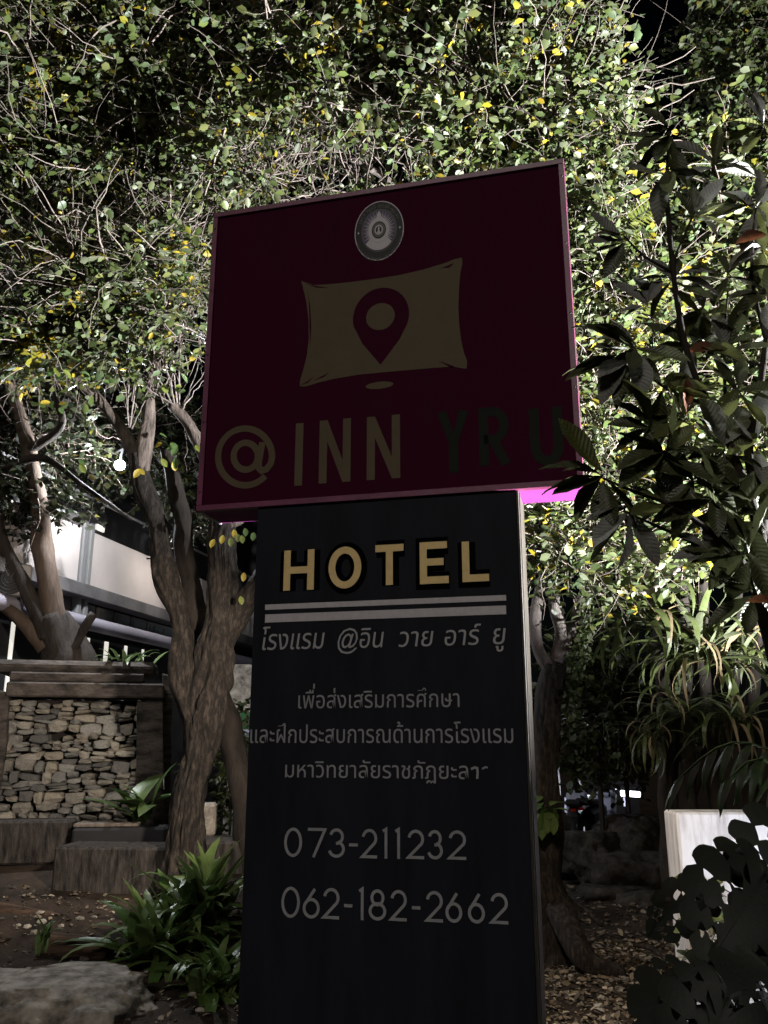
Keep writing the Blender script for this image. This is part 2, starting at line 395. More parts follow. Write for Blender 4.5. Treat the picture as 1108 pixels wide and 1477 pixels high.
def limb(name, parent, pts, rads, m, step=0.06, sides=12, rough=0.12, seed=0):
    return child(name, bark_tube(pts, rads, step, sides, rough, seed), m, parent)
def P3(*a): return [at(*p) for p in a]

# ------------------------------------------------------------------ the hotel sign
YAW, SX0, SD = 0.2465, -0.021, 4.0
Dv = np.array([math.cos(YAW), -math.sin(YAW), 0.0]); Nv = np.array([math.sin(YAW), math.cos(YAW), 0.0])
O0 = np.array([SX0, SD, 0.0])
def W3(s, z, dep=0.0): return O0 + Dv * s + Nv * dep + np.array([0, 0, z])
def sp(px, py):
    r = ray(px, py); o = np.array([0, 0, EYE])
    k = np.dot(O0 - o, Nv) / np.dot(r, Nv); p = o + r * k
    return np.array([np.dot(p - O0, Dv), p[2]])
RS = Matrix(((Dv[0], Nv[0], 0), (Dv[1], Nv[1], 0), (0, 0, 1)))     # local (s, depth, z) -> world
def sbox(name, s0, s1, d0, d1, z0, z1, m, parent, bevel=0.0, **k):
    return box(name, W3((s0 + s1) / 2, (z0 + z1) / 2, (d0 + d1) / 2), (s1 - s0, d1 - d0, z1 - z0), m, parent, RS, bevel, **k)
ZB, HB = EYE + 1.139, 1.7345
SL, SR = -0.965, 0.965
PL, PR = -0.6353, 0.6578
def plate(name, polys, m, parent, dep, th=0.002, **k):
    """polys: list of outlines [(s,z)...] in the sign plane, a raised flat print"""
    bm = bmesh.new()
    for o in polys:
        vs = [bm.verts.new(tuple(W3(a, b, dep - th))) for a, b in o]
        try: f = bm.faces.new(vs)
        except ValueError: continue
        ext = bmesh.ops.extrude_face_region(bm, geom=[f])
        for v in ext['geom']:
            if isinstance(v, bmesh.types.BMVert): v.co += Vector(tuple(Nv * th * 0.98))
    bmesh.ops.triangulate(bm, faces=[f for f in bm.faces if len(f.verts) > 4])
    return child(name, mesh_bm(name, bm), m, parent, **k)
def stroke(pts, w):
    """centre line -> closed outline with mitred joints"""
    P = [np.array(p, float) for p in pts]; L = []; Rr = []
    for i, p in enumerate(P):
        if i == 0: t = P[1] - P[0]; t = t / np.linalg.norm(t); n = np.array([-t[1], t[0]]) * w / 2
        elif i == len(P) - 1: t = P[-1] - P[-2]; t = t / np.linalg.norm(t); n = np.array([-t[1], t[0]]) * w / 2
        else:
            a = P[i] - P[i - 1]; b = P[i + 1] - P[i]; a = a / np.linalg.norm(a); b = b / np.linalg.norm(b)
            na, nb = np.array([-a[1], a[0]]), np.array([-b[1], b[0]]); mdir = na + nb; mdir = mdir / np.linalg.norm(mdir)
            n = mdir * (w / 2) / max(0.35, np.dot(mdir, na))
        L.append(p + n); Rr.append(p - n)
    return L + Rr[::-1]
def ribbon(name, strokes, w, m, parent, dep, th=0.002, **k):
    """one raised glyph from centre lines; closed rings given with first == last"""
    bm = bmesh.new()
    for q, st in enumerate(strokes):
        closed = np.allclose(st[0], st[-1]) and len(st) > 3
        P = [np.array(p, float) for p in (st[:-1] if closed else st)]
        P = [p for i, p in enumerate(P) if i == 0 or np.linalg.norm(p - P[i - 1]) > 1e-5]; n = len(P); A = []; B = []
        for i in range(n):
            pv = P[i - 1] if (closed or i > 0) else None; nx = P[(i + 1) % n] if (closed or i < n - 1) else None
            a = (P[i] - pv) if pv is not None else (nx - P[i]); b = (nx - P[i]) if nx is not None else a
            a = a / np.linalg.norm(a); b = b / np.linalg.norm(b)
            na, nb = np.array([-a[1], a[0]]), np.array([-b[1], b[0]]); md = na + nb; md = md / np.linalg.norm(md)
            o = md * (w / 2) / max(0.4, np.dot(md, na)); A.append(P[i] + o); B.append(P[i] - o)
        dd = dep - th - q * 0.00025
        fa = [bm.verts.new(tuple(W3(*p, dd))) for p in A]; fb = [bm.verts.new(tuple(W3(*p, dd))) for p in B]
        ba = [bm.verts.new(tuple(W3(*p, dep - 1e-4))) for p in A]; bb = [bm.verts.new(tuple(W3(*p, dep - 1e-4))) for p in B]
        for i in range(n if closed else n - 1):
            j = (i + 1) % n
            bm.faces.new((fa[i], fa[j], fb[j], fb[i])); bm.faces.new((fa[i], ba[i], ba[j], fa[j])); bm.faces.new((fb[i], fb[j], bb[j], bb[i]))
        if not closed:
            bm.faces.new((fa[0], fb[0], bb[0], ba[0])); bm.faces.new((fa[-1], ba[-1], bb[-1], fb[-1]))
    return child(name, mesh_bm(name, bm), m, parent, **k)
def arc(cx, cy, rx, ry, a0, a1, n=20):
    return [(cx + rx * math.cos(R(a0 + (a1 - a0) * i / n)), cy + ry * math.sin(R(a0 + (a1 - a0) * i / n))) for i in range(n + 1)]
# unit-box glyph centre lines (x 0..1, y 0..1)
GL = {
 'H': [[(0, 0), (0, 1)], [(1, 0), (1, 1)], [(0, .5), (1, .5)]],
 'O': [arc(.5, .5, .5, .5, 0, 360, 36)],
 'T': [[(0, 1), (1, 1)], [(.5, 1), (.5, 0)]],
 'E': [[(1, 1), (0, 1), (0, 0), (1.05, 0)], [(0, .52), (.85, .52)]],
 'L': [[(0, 1), (0, 0), (1, 0)]],
 'I': [[(.5, 0), (.5, 1)]],
 'N': [[(0, 0), (0, 1)], [(0, 1), (1, 0)], [(1, 0), (1, 1)]],
 'Y': [[(0, 1), (.5, .47), (1, 1)], [(.5, .5), (.5, 0)]],
 'R': [[(0, 0), (0, 1), (.45, 1)] + arc(.45, .74, .5, .26, 90, -90, 12) + [(0, .48)], [(.42, .48), (1, 0)]],
 'U': [[(0, 1), (0, .3)] + arc(.5, .3, .5, .3, 180, 360, 14) + [(1, 1)]],
 '0': [arc(.5, .5, .5, .5, 0, 360, 32)],
 '1': [[(.05, .93), (.55, 1), (.55, 0)]],
 '2': [arc(.48, .70, .44, .30, 170, -38, 16) + [(.0, 0), (1, 0)]],
 '3': [arc(.45, .74, .42, .26, 165, -90, 14)[:-1] + [(.42, .48)], arc(.45, .27, .50, .27, 80, -165, 16)],
 '6': [[(.72, 1), (.12, .47)] + [], arc(.5, .31, .47, .31, 0, 360, 26)],
 '7': [[(0, 1), (1, 1), (.35, 0)]],
 '8': [arc(.5, .75, .38, .25, 0, 360, 22), arc(.5, .27, .5, .27, 0, 360, 26)],
 '-': [[(0, .44), (1, .44)]],
}
def glyph(ch, x0, x1, yb, yt, w):
    """pixel box in the photograph -> centre lines on the sign plane, inset by half the stroke"""
    a = sp(x0, yb); b = sp(x1, yb); c = sp((x0 + x1) / 2, yt)
    s0, s1, z0, z1 = a[0] + w / 2, b[0] - w / 2, (a[1] + b[1]) / 2 + w / 2, c[1] - w / 2
    if ch in 'I-': s0, s1 = a[0], b[0]
    if ch in 'IHNTL17Y': z0 -= 0 if ch in 'L' else w / 2; z1 += w / 2 if ch in 'IHNYL17' else 0
    if ch in 'ETL': s0 += 0 if ch != 'T' else -w / 2; s1 += w / 2
    if ch in 'Y': s0 += w * .1; s1 -= w * .1
    if ch in '7': s0 -= w / 2; z1 -= w / 2
    if ch in '2': s1 += w / 2
    if ch == 'N': w2 = w * 0.02; z0 += 0; z1 += 0
    return [[(s0 + (s1 - s0) * x, z0 + (z1 - z0) * y) for x, y in st] for st in GL[ch]]

sign = root('hotel_sign', W3(0, 0, 0.14), label='tall hotel sign, magenta box with a pillow logo on a charcoal pylon', cat='sign')
# pylon
sbox('pylon', PL, PR - 0.006, 0.012, 0.28, -0.05, ZB - 0.002, M['pylon'], sign, 0.003)
sbox('edge_trim', PR - 0.0055, PR + 0.007, 0.006, 0.29, -0.05, ZB - 0.003, M['trim_metal'], sign, 0.002)
sbox('edge_trim', PR + 0.0075, PR + 0.011, 0.04, 0.06, -0.05, ZB - 0.004, M['trim_metal'], sign, 0.001)
# box: shell open around a recessed face sheet, with an L-profile frame
zt = ZB + HB; f = 0.030
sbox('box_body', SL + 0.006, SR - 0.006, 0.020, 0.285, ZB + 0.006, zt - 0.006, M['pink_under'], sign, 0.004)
sbox('face_sheet', SL + f * 0.6, SR - f * 0.6, 0.008, 0.0195, ZB + f * 0.6, zt - f * 0.6, M['magenta'], sign)
for (a, b, c, d, nm) in ((SL, SR, ZB, ZB + f, 1), (SL, SR, zt - f, zt, 1), (SL, SL + f, ZB + f + .0005, zt - f - .0005, 0), (SR - f, SR, ZB + f + .0005, zt - f - .0005, 0)):
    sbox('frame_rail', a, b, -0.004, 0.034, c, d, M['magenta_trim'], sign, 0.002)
for s in (SL - 0.001, SR - 0.005):
    box('side_edge', W3(s + 0.003, (ZB + zt) / 2, 0.16), (0.006, 0.24, HB - 0.01), M['trim_metal'], sign, RS)
sbox('white_lip', SL - 0.002, SL + 0.012, 0.05, 0.283, ZB + 0.0005, ZB + 0.0055, M['white_edge'], sign)
bmx = bmesh.new()
for i in range(14):
    s = SL + 0.08 + i * 0.135
    bmesh.ops.create_icosphere(bmx, subdivisions=1, radius=0.004, matrix=Matrix.Translation(Vector(tuple(W3(s, ZB + 0.004, 0.27)))))
child('rivets', mesh_bm('rivets', bmx), M['trim_metal'], sign, kind='stuff')

for s in (SL + .015, SR - .015):
    for q in range(5):
        bm = bmesh.new(); bmesh.ops.create_cone(bm, cap_ends=True, segments=8, radius1=.006, radius2=.005, depth=.004, matrix=Matrix.Translation(Vector(tuple(W3(s, ZB + .1 + q * .383, -.006)))) @ RS.to_4x4() @ Matrix.Rotation(R(90), 4, 'X'))
        child('screw', mesh_bm('screw', bm), M['trim_metal'], sign)
FD = 0.008   # depth of the face sheet
# emblem
c0 = sp(546.5, 331.5); rr_ = (sp(546.5, 289)[1] - sp(546.5, 374.5)[1]) / 2; rs_ = (sp(582, 331)[0] - sp(511, 331)[0]) / 2
RE = (rr_ + rs_) / 2; KX, KY = rs_ / RE, rr_ / RE
def disc(r, n=48, cx=0, cy=0): return [(c0[0] + cx * RE + r * RE * math.cos(2 * math.pi * i / n), c0[1] + cy * RE + r * RE * math.sin(2 * math.pi * i / n)) for i in range(n)]
def ell(p): return (c0[0] + (p[0] - c0[0]) * KX, c0[1] + (p[1] - c0[1]) * KY)   # the crest is a slightly tall oval
emb = plate('emblem', [[ell(q) for q in disc(1.0)]], M['emb_white'], sign, FD, 0.002, label='round black and white university crest with a ring of lettering')
def sub(name, polys, m, dep): return plate(name, [[ell(q) for q in o] for o in polys], m, emb, dep, 0.0008)
sub('ring', [disc(0.965)], M['emb_black'], FD - 0.002)
sub('inner_disc', [disc(0.72)], M['emb_text'], FD - 0.0028)
sub('field', [disc(0.69)], M['emb_purple'], FD - 0.0036)
rays = []
for i in range(44):
    a = R(-40 + 260 * i / 43); r0, r1 = 0.30, 0.66 if i % 2 else 0.58; da = R(2.5)
    rays.append([(c0[0] + RE * r0 * math.cos(a - da * 2), c0[1] + RE * r0 * math.sin(a - da * 2)), (c0[0] + RE * r1 * math.cos(a), c0[1] + RE * r1 * math.sin(a)),
                 (c0[0] + RE * r0 * math.cos(a + da * 2), c0[1] + RE * r0 * math.sin(a + da * 2))])
sub('sun_ray', rays, M['emb_white'], FD - 0.0044)
sub('crown_shape', [[(c0[0] + RE * x, c0[1] + RE * y) for x, y in ((-.17, .1), (-.19, .30), (-.10, .42), (-.07, .55), (0, .66), (.07, .55), (.10, .42), (.19, .30), (.17, .1))]], M['emb_white'], FD - 0.0052)
sub('base_shape', [[(c0[0] + RE * .67 * math.cos(R(a)), c0[1] + RE * .67 * math.sin(R(a))) for a in range(218, 323, 6)] + [(c0[0] + RE * .2, c0[1] - RE * .12), (c0[0] - RE * .2, c0[1] - RE * .12)]], M['emb_white'], FD - 0.0052)
sub('centre_disc', [disc(0.42, 36)], M['emb_white'], FD - 0.0060)
sub('centre_ring', [disc(0.29, 30)], M['emb_black'], FD - 0.0068)
sub('centre_ring', [disc(0.255, 30)], M['emb_text'], FD - 0.0076)
sub('centre_disc', [disc(0.17, 30)], M['emb_white'], FD - 0.0084)
sub('centre_disc', [disc(0.12, 30)], M['emb_black'], FD - 0.0092)
sub('figure', [[(c0[0] + RE * x, c0[1] + RE * y) for x, y in ((-.09, -.13), (-.03, -.03), (-.035, .06), (0, .12), (.035, .06), (.03, -.03), (.09, -.13))]], M['emb_white'], FD - 0.0100)
for q in (-.84, .84): sub('dot', [disc(0.035, 10, q, 0)], M['emb_white'], FD - 0.0028)

def text_mesh(body, res=3):
    c = bpy.data.curves.new('t', 'FONT'); c.body = body; c.resolution_u = res; c.size = 1
    o = bpy.data.objects.new('t', c); COL.objects.link(o); bpy.context.view_layer.update()
    me = bpy.data.meshes.new_from_object(o, depsgraph=bpy.context.evaluated_depsgraph_get())
    V = np.array([v.co[:] for v in me.vertices]) if me.vertices else np.zeros((0, 3)); Fc = [tuple(p.vertices) for p in me.polygons]
    bpy.data.objects.remove(o); bpy.data.curves.remove(c); bpy.data.meshes.remove(me)
    return V, Fc
def flat(name, V2, Fc, m, parent, dep, th=0.0015, **k):
    V = [tuple(W3(a, b, dep - th)) for a, b in V2]
    me = bpy.data.meshes.new(name); me.from_pydata(V, [], [f[::-1] for f in Fc]); me.update()
    bm = bmesh.new(); bm.from_mesh(me); bpy.data.meshes.remove(me)
    ext = bmesh.ops.extrude_face_region(bm, geom=list(bm.faces))
    for v in ext['geom']:
        if isinstance(v, bmesh.types.BMVert): v.co += Vector(tuple(Nv * th * 0.95))
    return child(name, mesh_bm(name, bm), m, parent, **k)
def ring_text(body, a0, a1, rad, h, flip):
    """lettering bent round the crest"""
    n = len(body); VV = []; FF = []
    for i, ch in enumerate(body):
        if ch == ' ': continue
        V, Fc = text_mesh(ch, 1)
        if not len(V): continue
        a = R(a0 + (a1 - a0) * (i + .5) / n); x = (V[:, 0] - 0.3) * h; y = V[:, 1] * h
        if flip: ang = a + math.pi / 2; y = y - h * .7
        else: ang = a - math.pi / 2
        X = rad * math.cos(a) + x * math.cos(ang) - y * math.sin(ang); Y = rad * math.sin(a) + x * math.sin(ang) + y * math.cos(ang)
        off = len(VV); VV += [ell((c0[0] + RE * p, c0[1] + RE * q)) for p, q in zip(X, Y)]; FF += [tuple(v + off for v in fc) for fc in Fc]
    flat('lettering', VV, FF, M['emb_text'], emb, FD - 0.0028, 0.0006)
ring_text('มหาวิทยาลัยราชภัฏยะลา', 158, 22, 0.77, 0.19, False)
ring_text('YALA RAJABHAT UNIVERSITY', 200, 340, 0.90, 0.16, True)

# pillow and map pin
def pp(pts): return [tuple(sp(*p)) for p in pts]
pil = plate('pillow_print', [pp([(434, 404), (440, 406.5), (452, 410.5), (475, 409), (505, 406), (540, 401.5), (575, 396), (610, 388), (640, 379), (655, 373), (666, 370.5),
    (667, 378), (664, 392), (662, 415), (661, 440), (662, 465), (665, 490), (669, 508), (673.5, 520), (673, 531), (664, 530), (652, 528), (625, 530), (590, 533), (550, 536.5),
    (515, 540), (480, 546), (458, 551.5), (440, 557), (432, 556.5), (432, 549), (437, 533), (442, 512), (445, 488), (444.5, 460), (441, 432), (436, 412)])], M['gold_dull'], sign, FD, 0.002)
for q_ in [pp([(452, 548), (474, 537), (466, 543.5)]), pp([(440, 408), (452, 411), (474, 414.5), (456, 414)]), pp([(633, 520), (655, 527.5), (650, 529.5)]), pp([(636, 386), (655, 378.5), (648, 385)]),
    pp([(443, 420), (447, 440), (448.5, 470), (447, 500), (446, 470), (445.5, 440)]), pp([(433, 555), (444, 549), (452, 542), (444, 551)])]: plate('pillow_crease', [q_], M['magenta'], pil, FD - 0.002, 0.0008)
pc = sp(549, 455.5); prx = (sp(589.5, 455)[0] - sp(508.5, 455)[0]) / 2; pry = sp(549, 414.5)[1] - pc[1]; tip = sp(548.5, 525.5)
pin = [(pc[0] + prx * math.cos(R(a)), pc[1] + pry * math.sin(R(a))) for a in range(-22, 203, 9)]
pin += [(pc[0] - prx * 0.66, pc[1] - pry * 0.86), tuple(tip), (pc[0] + prx * 0.66, pc[1] - pry * 0.86)]
po = plate('map_pin_print', [pin], M['magenta'], pil, FD - 0.002, 0.001)
h0 = sp(548.5, 456); hr = (sp(569.5, 455)[0] - sp(528, 455)[0]) / 2
plate('pin_hole', [[(h0[0] + hr * math.cos(R(a)), h0[1] + hr * math.sin(R(a))) for a in range(0, 360, 12)]], M['gold_dull'], pil, FD - 0.0032, 0.001)
e0 = sp(547, 555); er = (sp(567, 555)[0] - sp(527, 555)[0]) / 2
plate('pin_shadow', [[(e0[0] + er * math.cos(R(a)), e0[1] + er * 0.27 * math.sin(R(a))) for a in range(0, 360, 15)]], M['gold_dull'], sign, FD, 0.0015)

# @ INN YRU
def pxst(pts): return [tuple(sp(*p)) for p in pts]
def oarc(cx, cy, rx, ry, a0, a1, n=26): return [(cx + rx * math.cos(R(a0 + (a1 - a0) * i / n)), cy - ry * math.sin(R(a0 + (a1 - a0) * i / n))) for i in range(n + 1)]
W1 = 0.037
at_ = [pxst(oarc(353.5, 659, 38, 39.5, -38, -322 + 0, 40) ), ]
outer = oarc(353, 659, 38.5, 40, -42, -318, 44)
outer = [(398 - 4, 676)] + outer[1:]                       # lower right tail
outer = oarc(353, 659, 38.5, 40.5, 318, 40, 40)            # counter-clockwise from lower right, over the left side, to upper right
tail = [(392.5, 658), (391, 668), (385, 676), (378, 679.5), (372, 676), (371.5, 668)]
full = oarc(353, 658.5, 39, 41, -42, -360, 44) + [(390, 668), (384, 676), (377, 678.5), (372.5, 674), (373, 665), (378, 637)]
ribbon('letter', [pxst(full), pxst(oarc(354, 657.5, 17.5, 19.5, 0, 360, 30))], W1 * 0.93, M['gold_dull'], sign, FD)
def n_polys(a, b, yb, yt, w):
    g = glyph('N', a, b, yb, yt, w); s0, s1 = g[0][0][0], g[2][0][0]; z0, z1 = g[0][0][1], g[0][1][1]; h = w / 2
    return [[(s0 - h, z0), (s0 + h, z0), (s0 + h, z0 + (z1 - z0) * .66), (s1 - h, z0), (s1 + h, z0), (s1 + h, z1), (s1 - h, z1), (s1 - h, z1 - (z1 - z0) * .66), (s0 + h, z1), (s0 - h, z1)]]
for ch, a, b, yb, yt in (('I', 422.5, 436.5, 700, 610), ('N', 459, 505, 695.5, 604.5), ('N', 528.5, 577, 690.5, 599)):
    if ch == 'N': plate('letter', n_polys(a, b, yb, yt, W1 * 1.12), M['gold_dull'], sign, FD)
    else: ribbon('letter', glyph(ch, a, b, yb, yt, W1 * 1.12), W1 * 1.12, M['gold_dull'], sign, FD)
for ch, a, b, yb, yt in (('Y', 630, 680, 681, 592), ('R', 692, 738, 677, 586), ('U', 766, 815, 671, 580)):
    ribbon('letter', glyph(ch, a, b, yb, yt, W1 * 1.25), W1 * 1.25, M['dark_green'], sign, FD)

# HOTEL
PDp = 0.012
W2 = 0.034
for ch, a, b, yb, yt in (('H', 408, 452, 851, 793), ('O', 473, 520.5, 848.5, 788), ('T', 541, 582, 843.5, 785), ('E', 605.5, 645.5, 841.5, 781), ('L', 667, 705.5, 838.5, 780)):
    g = glyph(ch, a, b, yb, yt, W2)
    ribbon('letter_outline', [[(x + 0.004, z - 0.002) for x, z in st] for st in [[(st[0][0] - (st[1][0] - st[0][0]) * 0.0, st[0][1])] + st[1:] for st in g]], W2 + 0.048, M['black_paint'], sign, PDp, 0.0015)
    ribbon('letter', g, W2, M['gold'], sign, PDp - 0.0028, 0.004)
for ya, yb_ in ((871.6, 879.2), (885.8, 897.6)):
    a = sp(381.5, ya); b = sp(381.5, yb_); c = sp(729.5, (ya + yb_) / 2 - 18)
    plate('stripe', [[(a[0], b[1]), (a[0], a[1]), (c[0], a[1]), (c[0], b[1])]], M['silver'], sign, PDp, 0.0015)

# Thai lettering
def thai(words, m, slant=0.0, extra=None, drop=()):
    for body, x0, x1, ybase, ytop in words:
        V, Fc = text_mesh(body, 3)
        fi = body in drop
        s0, s1 = sp(x0, ybase)[0], sp(x1, ybase)[0]; z0 = sp((x0 + x1) / 2, ybase)[1]; z1 = sp((x0 + x1) / 2, ytop)[1]
        ky = (z1 - z0) / 0.548
        if extra and body == extra[0]:
            Vm, Fm = text_mesh('\u0e48', 2); off = len(V)
            Vm[:, 0] += extra[1]; Vm[:, 1] += 0.20; V = np.vstack([V, Vm]); Fc = Fc + [tuple(v + off for v in fc) for fc in Fm]
        V = V.copy(); V[:, 0] += slant * V[:, 1]
        xmin, xmax = V[:, 0].min(), V[:, 0].max(); kx = (s1 - s0) / (xmax - xmin)
        P2 = [(s0 + (x - xmin) * kx, z0 + y * ky) for x, y in V[:, :2]]
        flat('thai_lettering', P2, Fc, m, sign, PDp)
thai([('โรงแรม', 377, 467, 936, 913.5), ('@อิน', 486, 553, 934, 912), ('วาย', 574, 625, 932, 910.5), ('อาร์', 641, 694, 930, 908), ('ยู', 711, 730, 928.5, 906)], M['grey_film'], 0.16)
thai([('เพือส่งเสริมการศึกษา', 429, 662.5, 1020.5, 1001.5)], M['digit'], 0.0, ('เพือส่งเสริมการศึกษา', 1.05))
thai([('และฝึกประสบการณด้านการโรงแรม', 359.5, 740.5, 1071.5, 1051.5)], M['digit'])
thai([('มหาวิทยาลัยราชภัฏยะล', 410, 675, 1122.5, 1104)], M['digit'])
plate('peeled_lettering', [stroke(pxst([(679, 1109.5), (684, 1107), (688, 1108), (688.5, 1114), (688, 1123.5)]), 0.010), stroke(pxst([(695, 1109), (700, 1106.5), (703, 1107.5)]), 0.008)], M['digit'], sign, PDp, 0.0015)

W4 = 0.0125
for ch, a, b in (('0', 168, 232), ('7', 252, 318), ('3', 327, 388), ('-', 400, 431), ('2', 443, 500), ('1', 515, 547), ('1', 560, 592), ('2', 607, 668), ('3', 681, 738), ('2', 754, 818)):
    x0, x1 = 340 + a * .406, 340 + b * .406; dy = (x0 - 408) / 264 * 4.5
    g = glyph(ch, x0, x1, 1236.5 + dy, 1194 + dy, W4); ribbon('digit', g, W4, M['digit'], sign, PDp)
for ch, a, b in (('0', 158, 224), ('6', 233, 297), ('2', 305, 365), ('-', 382, 412), ('1', 430, 462), ('8', 470, 533), ('2', 546, 606), ('-', 625, 655), ('2', 673, 735), ('6', 743, 806), ('6', 823, 887), ('2', 904, 968)):
    x0, x1 = 340 + a * .406, 340 + b * .406; dy = (x0 - 404) / 330 * 10
    g = glyph(ch, x0, x1, 1324.5 + dy, 1279.5 + dy, W4); ribbon('digit', g, W4, M['digit'], sign, PDp)

# ------------------------------------------------------------------ planes for walls that recede
class Plane:
    def __init__(s, o, ang):
        s.o = np.array([o[0], o[1], 0.0]); s.D = np.array([math.cos(R(ang)), math.sin(R(ang)), 0]); s.N = np.array([-math.sin(R(ang)), math.cos(R(ang)), 0])
        s.M = Matrix(((s.D[0], s.N[0], 0), (s.D[1], s.N[1], 0), (0, 0, 1)))
    def uv(s, px, py):
        r = ray(px, py); e = np.array([0, 0, EYE]); k = np.dot(s.o - e, s.N) / np.dot(r, s.N); p = e + r * k
        return np.dot(p - s.o, s.D), p[2]
    def w(s, u, z, d=0.0): return s.o + s.D * u + s.N * d + np.array([0, 0, z])
    def box(s, name, u0, u1, d0, d1, z0, z1, m, parent, bevel=0.0, **k):
        return box(name, s.w((u0 + u1) / 2, (z0 + z1) / 2, (d0 + d1) / 2), (abs(u1 - u0), abs(d1 - d0), abs(z1 - z0)), m, parent, s.M, bevel, **k)

# ------------------------------------------------------------------ building at the back left
B = Plane(at(0, 1071, 9.0), 77.5)
bld = root('building', B.w(4, 0, 1), label='long pale two storey building with a window band behind the trees at left', cat='building')
zf0 = B.uv(0, 806)[1]; zf1 = B.uv(122, 762)[1]; U1 = 11.5
zb0 = zf0 - 0.16
zw0 = B.uv(185, 905)[1] + 0.02; zp = B.uv(185, 911)[1]
B.box('rear_wall', -3, U1, 0.62, 0.8, -0.05, zf1 + 3.2, M['dark_panel'], bld)
seams = [-3, B.uv(0, 800)[0] - 0.9, B.uv(112, 800)[0]]
ua, ub = B.uv(113, 820)[0], B.uv(129, 820)[0]
for a, b in ((-2.6, -0.62), (-0.6, ua), (ub, ub + 3.2), (ub + 3.22, U1)):
    B.box('fascia_panel', a, b, 0.0, 0.10, zf0, zf1, M['render_white'], bld, 0.006)
for a in (ua + 0.03, (ua + ub) / 2 + 0.06): B.box('downpipe', a, a + 0.09, -0.02, 0.07, 0.0, zf1 + 0.1, M['frame_grey'], bld, 0.015)
B.box('column', ua + 0.01, ub - 0.01, 0.08, 0.3, -0.05, zf1 + 0.2, M['grey_paint'], bld)
B.box('ledge', -3, U1, -0.10, 0.12, zb0, zf0 - 0.002, M['grey_paint'], bld, 0.01)
# window band
for px in (132, 157.5, 182, 205.5, 229, 250):
    u = B.uv(px, 880)[0]; un = B.uv(px + 23.5, 880)[0]
    fr = B.box('window', u + 0.02, un - 0.02, 0.16, 0.20, zw0, zb0 - 0.004, M['frame_grey'], bld, 0.006)
    B.box('pane', u + 0.06, un - 0.06, 0.150, 0.1595, zw0 + 0.04, zb0 - 0.05, M['glass_dark'], fr)
for a, b in ((40, 72), (75, 106)):
    u, un = B.uv(a, 840)[0], B.uv(b, 850)[0]
    fr = B.box('window', u + 0.02, un - 0.02, 0.16, 0.20, zw0, zb0 - 0.004, M['frame_grey'], bld, 0.006)
    B.box('pane', u + 0.05, un - 0.05, 0.150, 0.1595, zw0 + 0.04, zb0 - 0.05, M['glass_dark'], fr)
B.box('window_sill', -3, U1, 0.02, 0.3, zw0 - 0.06, zw0 - 0.002, M['grey_paint'], bld, 0.01)
tube('duct', [B.w(u, zp - 0.03, -0.05) for u in np.linspace(-3, U1, 20)], 0.085, M['lilac_pipe'], bld, 12)
# lower wall: dark cladding boards with glowing strips set in the gaps between them
gaps = [(31, 36), (93, 96.5), (141, 144), (166, 171), (194.5, 198), (219.5, 222), (262, 265), (300, 303)]
u_prev = -3.0
zc1 = zw0 - 0.2
for a, b in gaps:
    u0, u1 = B.uv(a, 945)[0], B.uv(b, 945)[0]
    B.box('cladding_board', u_prev, u0, 0.16, 0.18, -0.05, zc1, M['dark_panel'], bld, 0.006); u_prev = u1
    B.box('glow_strip', u0 + .002, u1 - .002, 0.15, 0.175, 0.6, zc1 - 0.03, M['lit_gap'], bld)  # glowing strip in place of light shining between the boards
B.box('cladding_board', u_prev, U1, 0.16, 0.18, -0.05, zc1, M['dark_panel'], bld, 0.006)
for px in (100, 107, 113, 119): 
    u = B.uv(px, 945)[0]; tube('conduit', [B.w(u, 0, 0.08), B.w(u, zc1, 0.08)], 0.028, M['grey_paint'], bld, 8)
# upper storey: glowing strips imitating lit slits, and a rail
for px, y0, y1, wd in ((176, 765, 790, .05), (181, 768, 795, .03), (207, 786, 812, .06), (14, 733, 752, .10), (24, 738, 752, .05), (196, 752, 760, .12)):
    u, z0 = B.uv(px, y1); z1 = B.uv(px, y0)[1]
    B.box('glow_strip', u, u + wd * 1.6, 0.58, 0.61, z0, z1, M['lit_gap'], bld)
tube('handrail', [B.w(u, zf1 + 0.42, 0.02) for u in (-3, 3, U1)], 0.02, M['frame_grey'], bld, 6)
# wall-mounted air conditioner
AP = Plane(at(18, 842, 8.95), 28); u0, u1 = AP.uv(-22, 842)[0], AP.uv(41, 842)[0]; z0, z1 = AP.uv(20, 864)[1], AP.uv(20, 820)[1]
ac = root('air_conditioner', AP.w((u0 + u1) / 2, z0, -0.2), label='cream air conditioner outdoor unit on the building wall at left edge', cat='air conditioner')
AP.box('casing', u0, u1, -0.30, -0.05, z0, z1, M['ac_white'], ac, 0.02)
uc, zc = (u0 * .5 + u1 * .5), (z0 + z1) / 2
for r_ in (0.155, 0.12, 0.085, 0.05):
    tube('fan_grille', [AP.w(uc + r_ * math.cos(a), zc + r_ * math.sin(a), -0.315) for a in np.linspace(0, 2 * math.pi, 25)], 0.006, M['black_metal'], ac, 5)
bm = bmesh.new()
vs = [bm.verts.new(tuple(AP.w(uc + 0.165 * math.cos(a), zc + 0.165 * math.sin(a), -0.3005))) for a in np.linspace(0, 2 * math.pi, 29)[:-1]]; bm.faces.new(vs)
ext = bmesh.ops.extrude_face_region(bm, geom=list(bm.faces))
for v in ext['geom']:
    if isinstance(v, bmesh.types.BMVert): v.co += Vector(tuple(AP.N * -0.006))
child('fan_opening', mesh_bm('fan_opening', bm), M['black_metal'], ac)
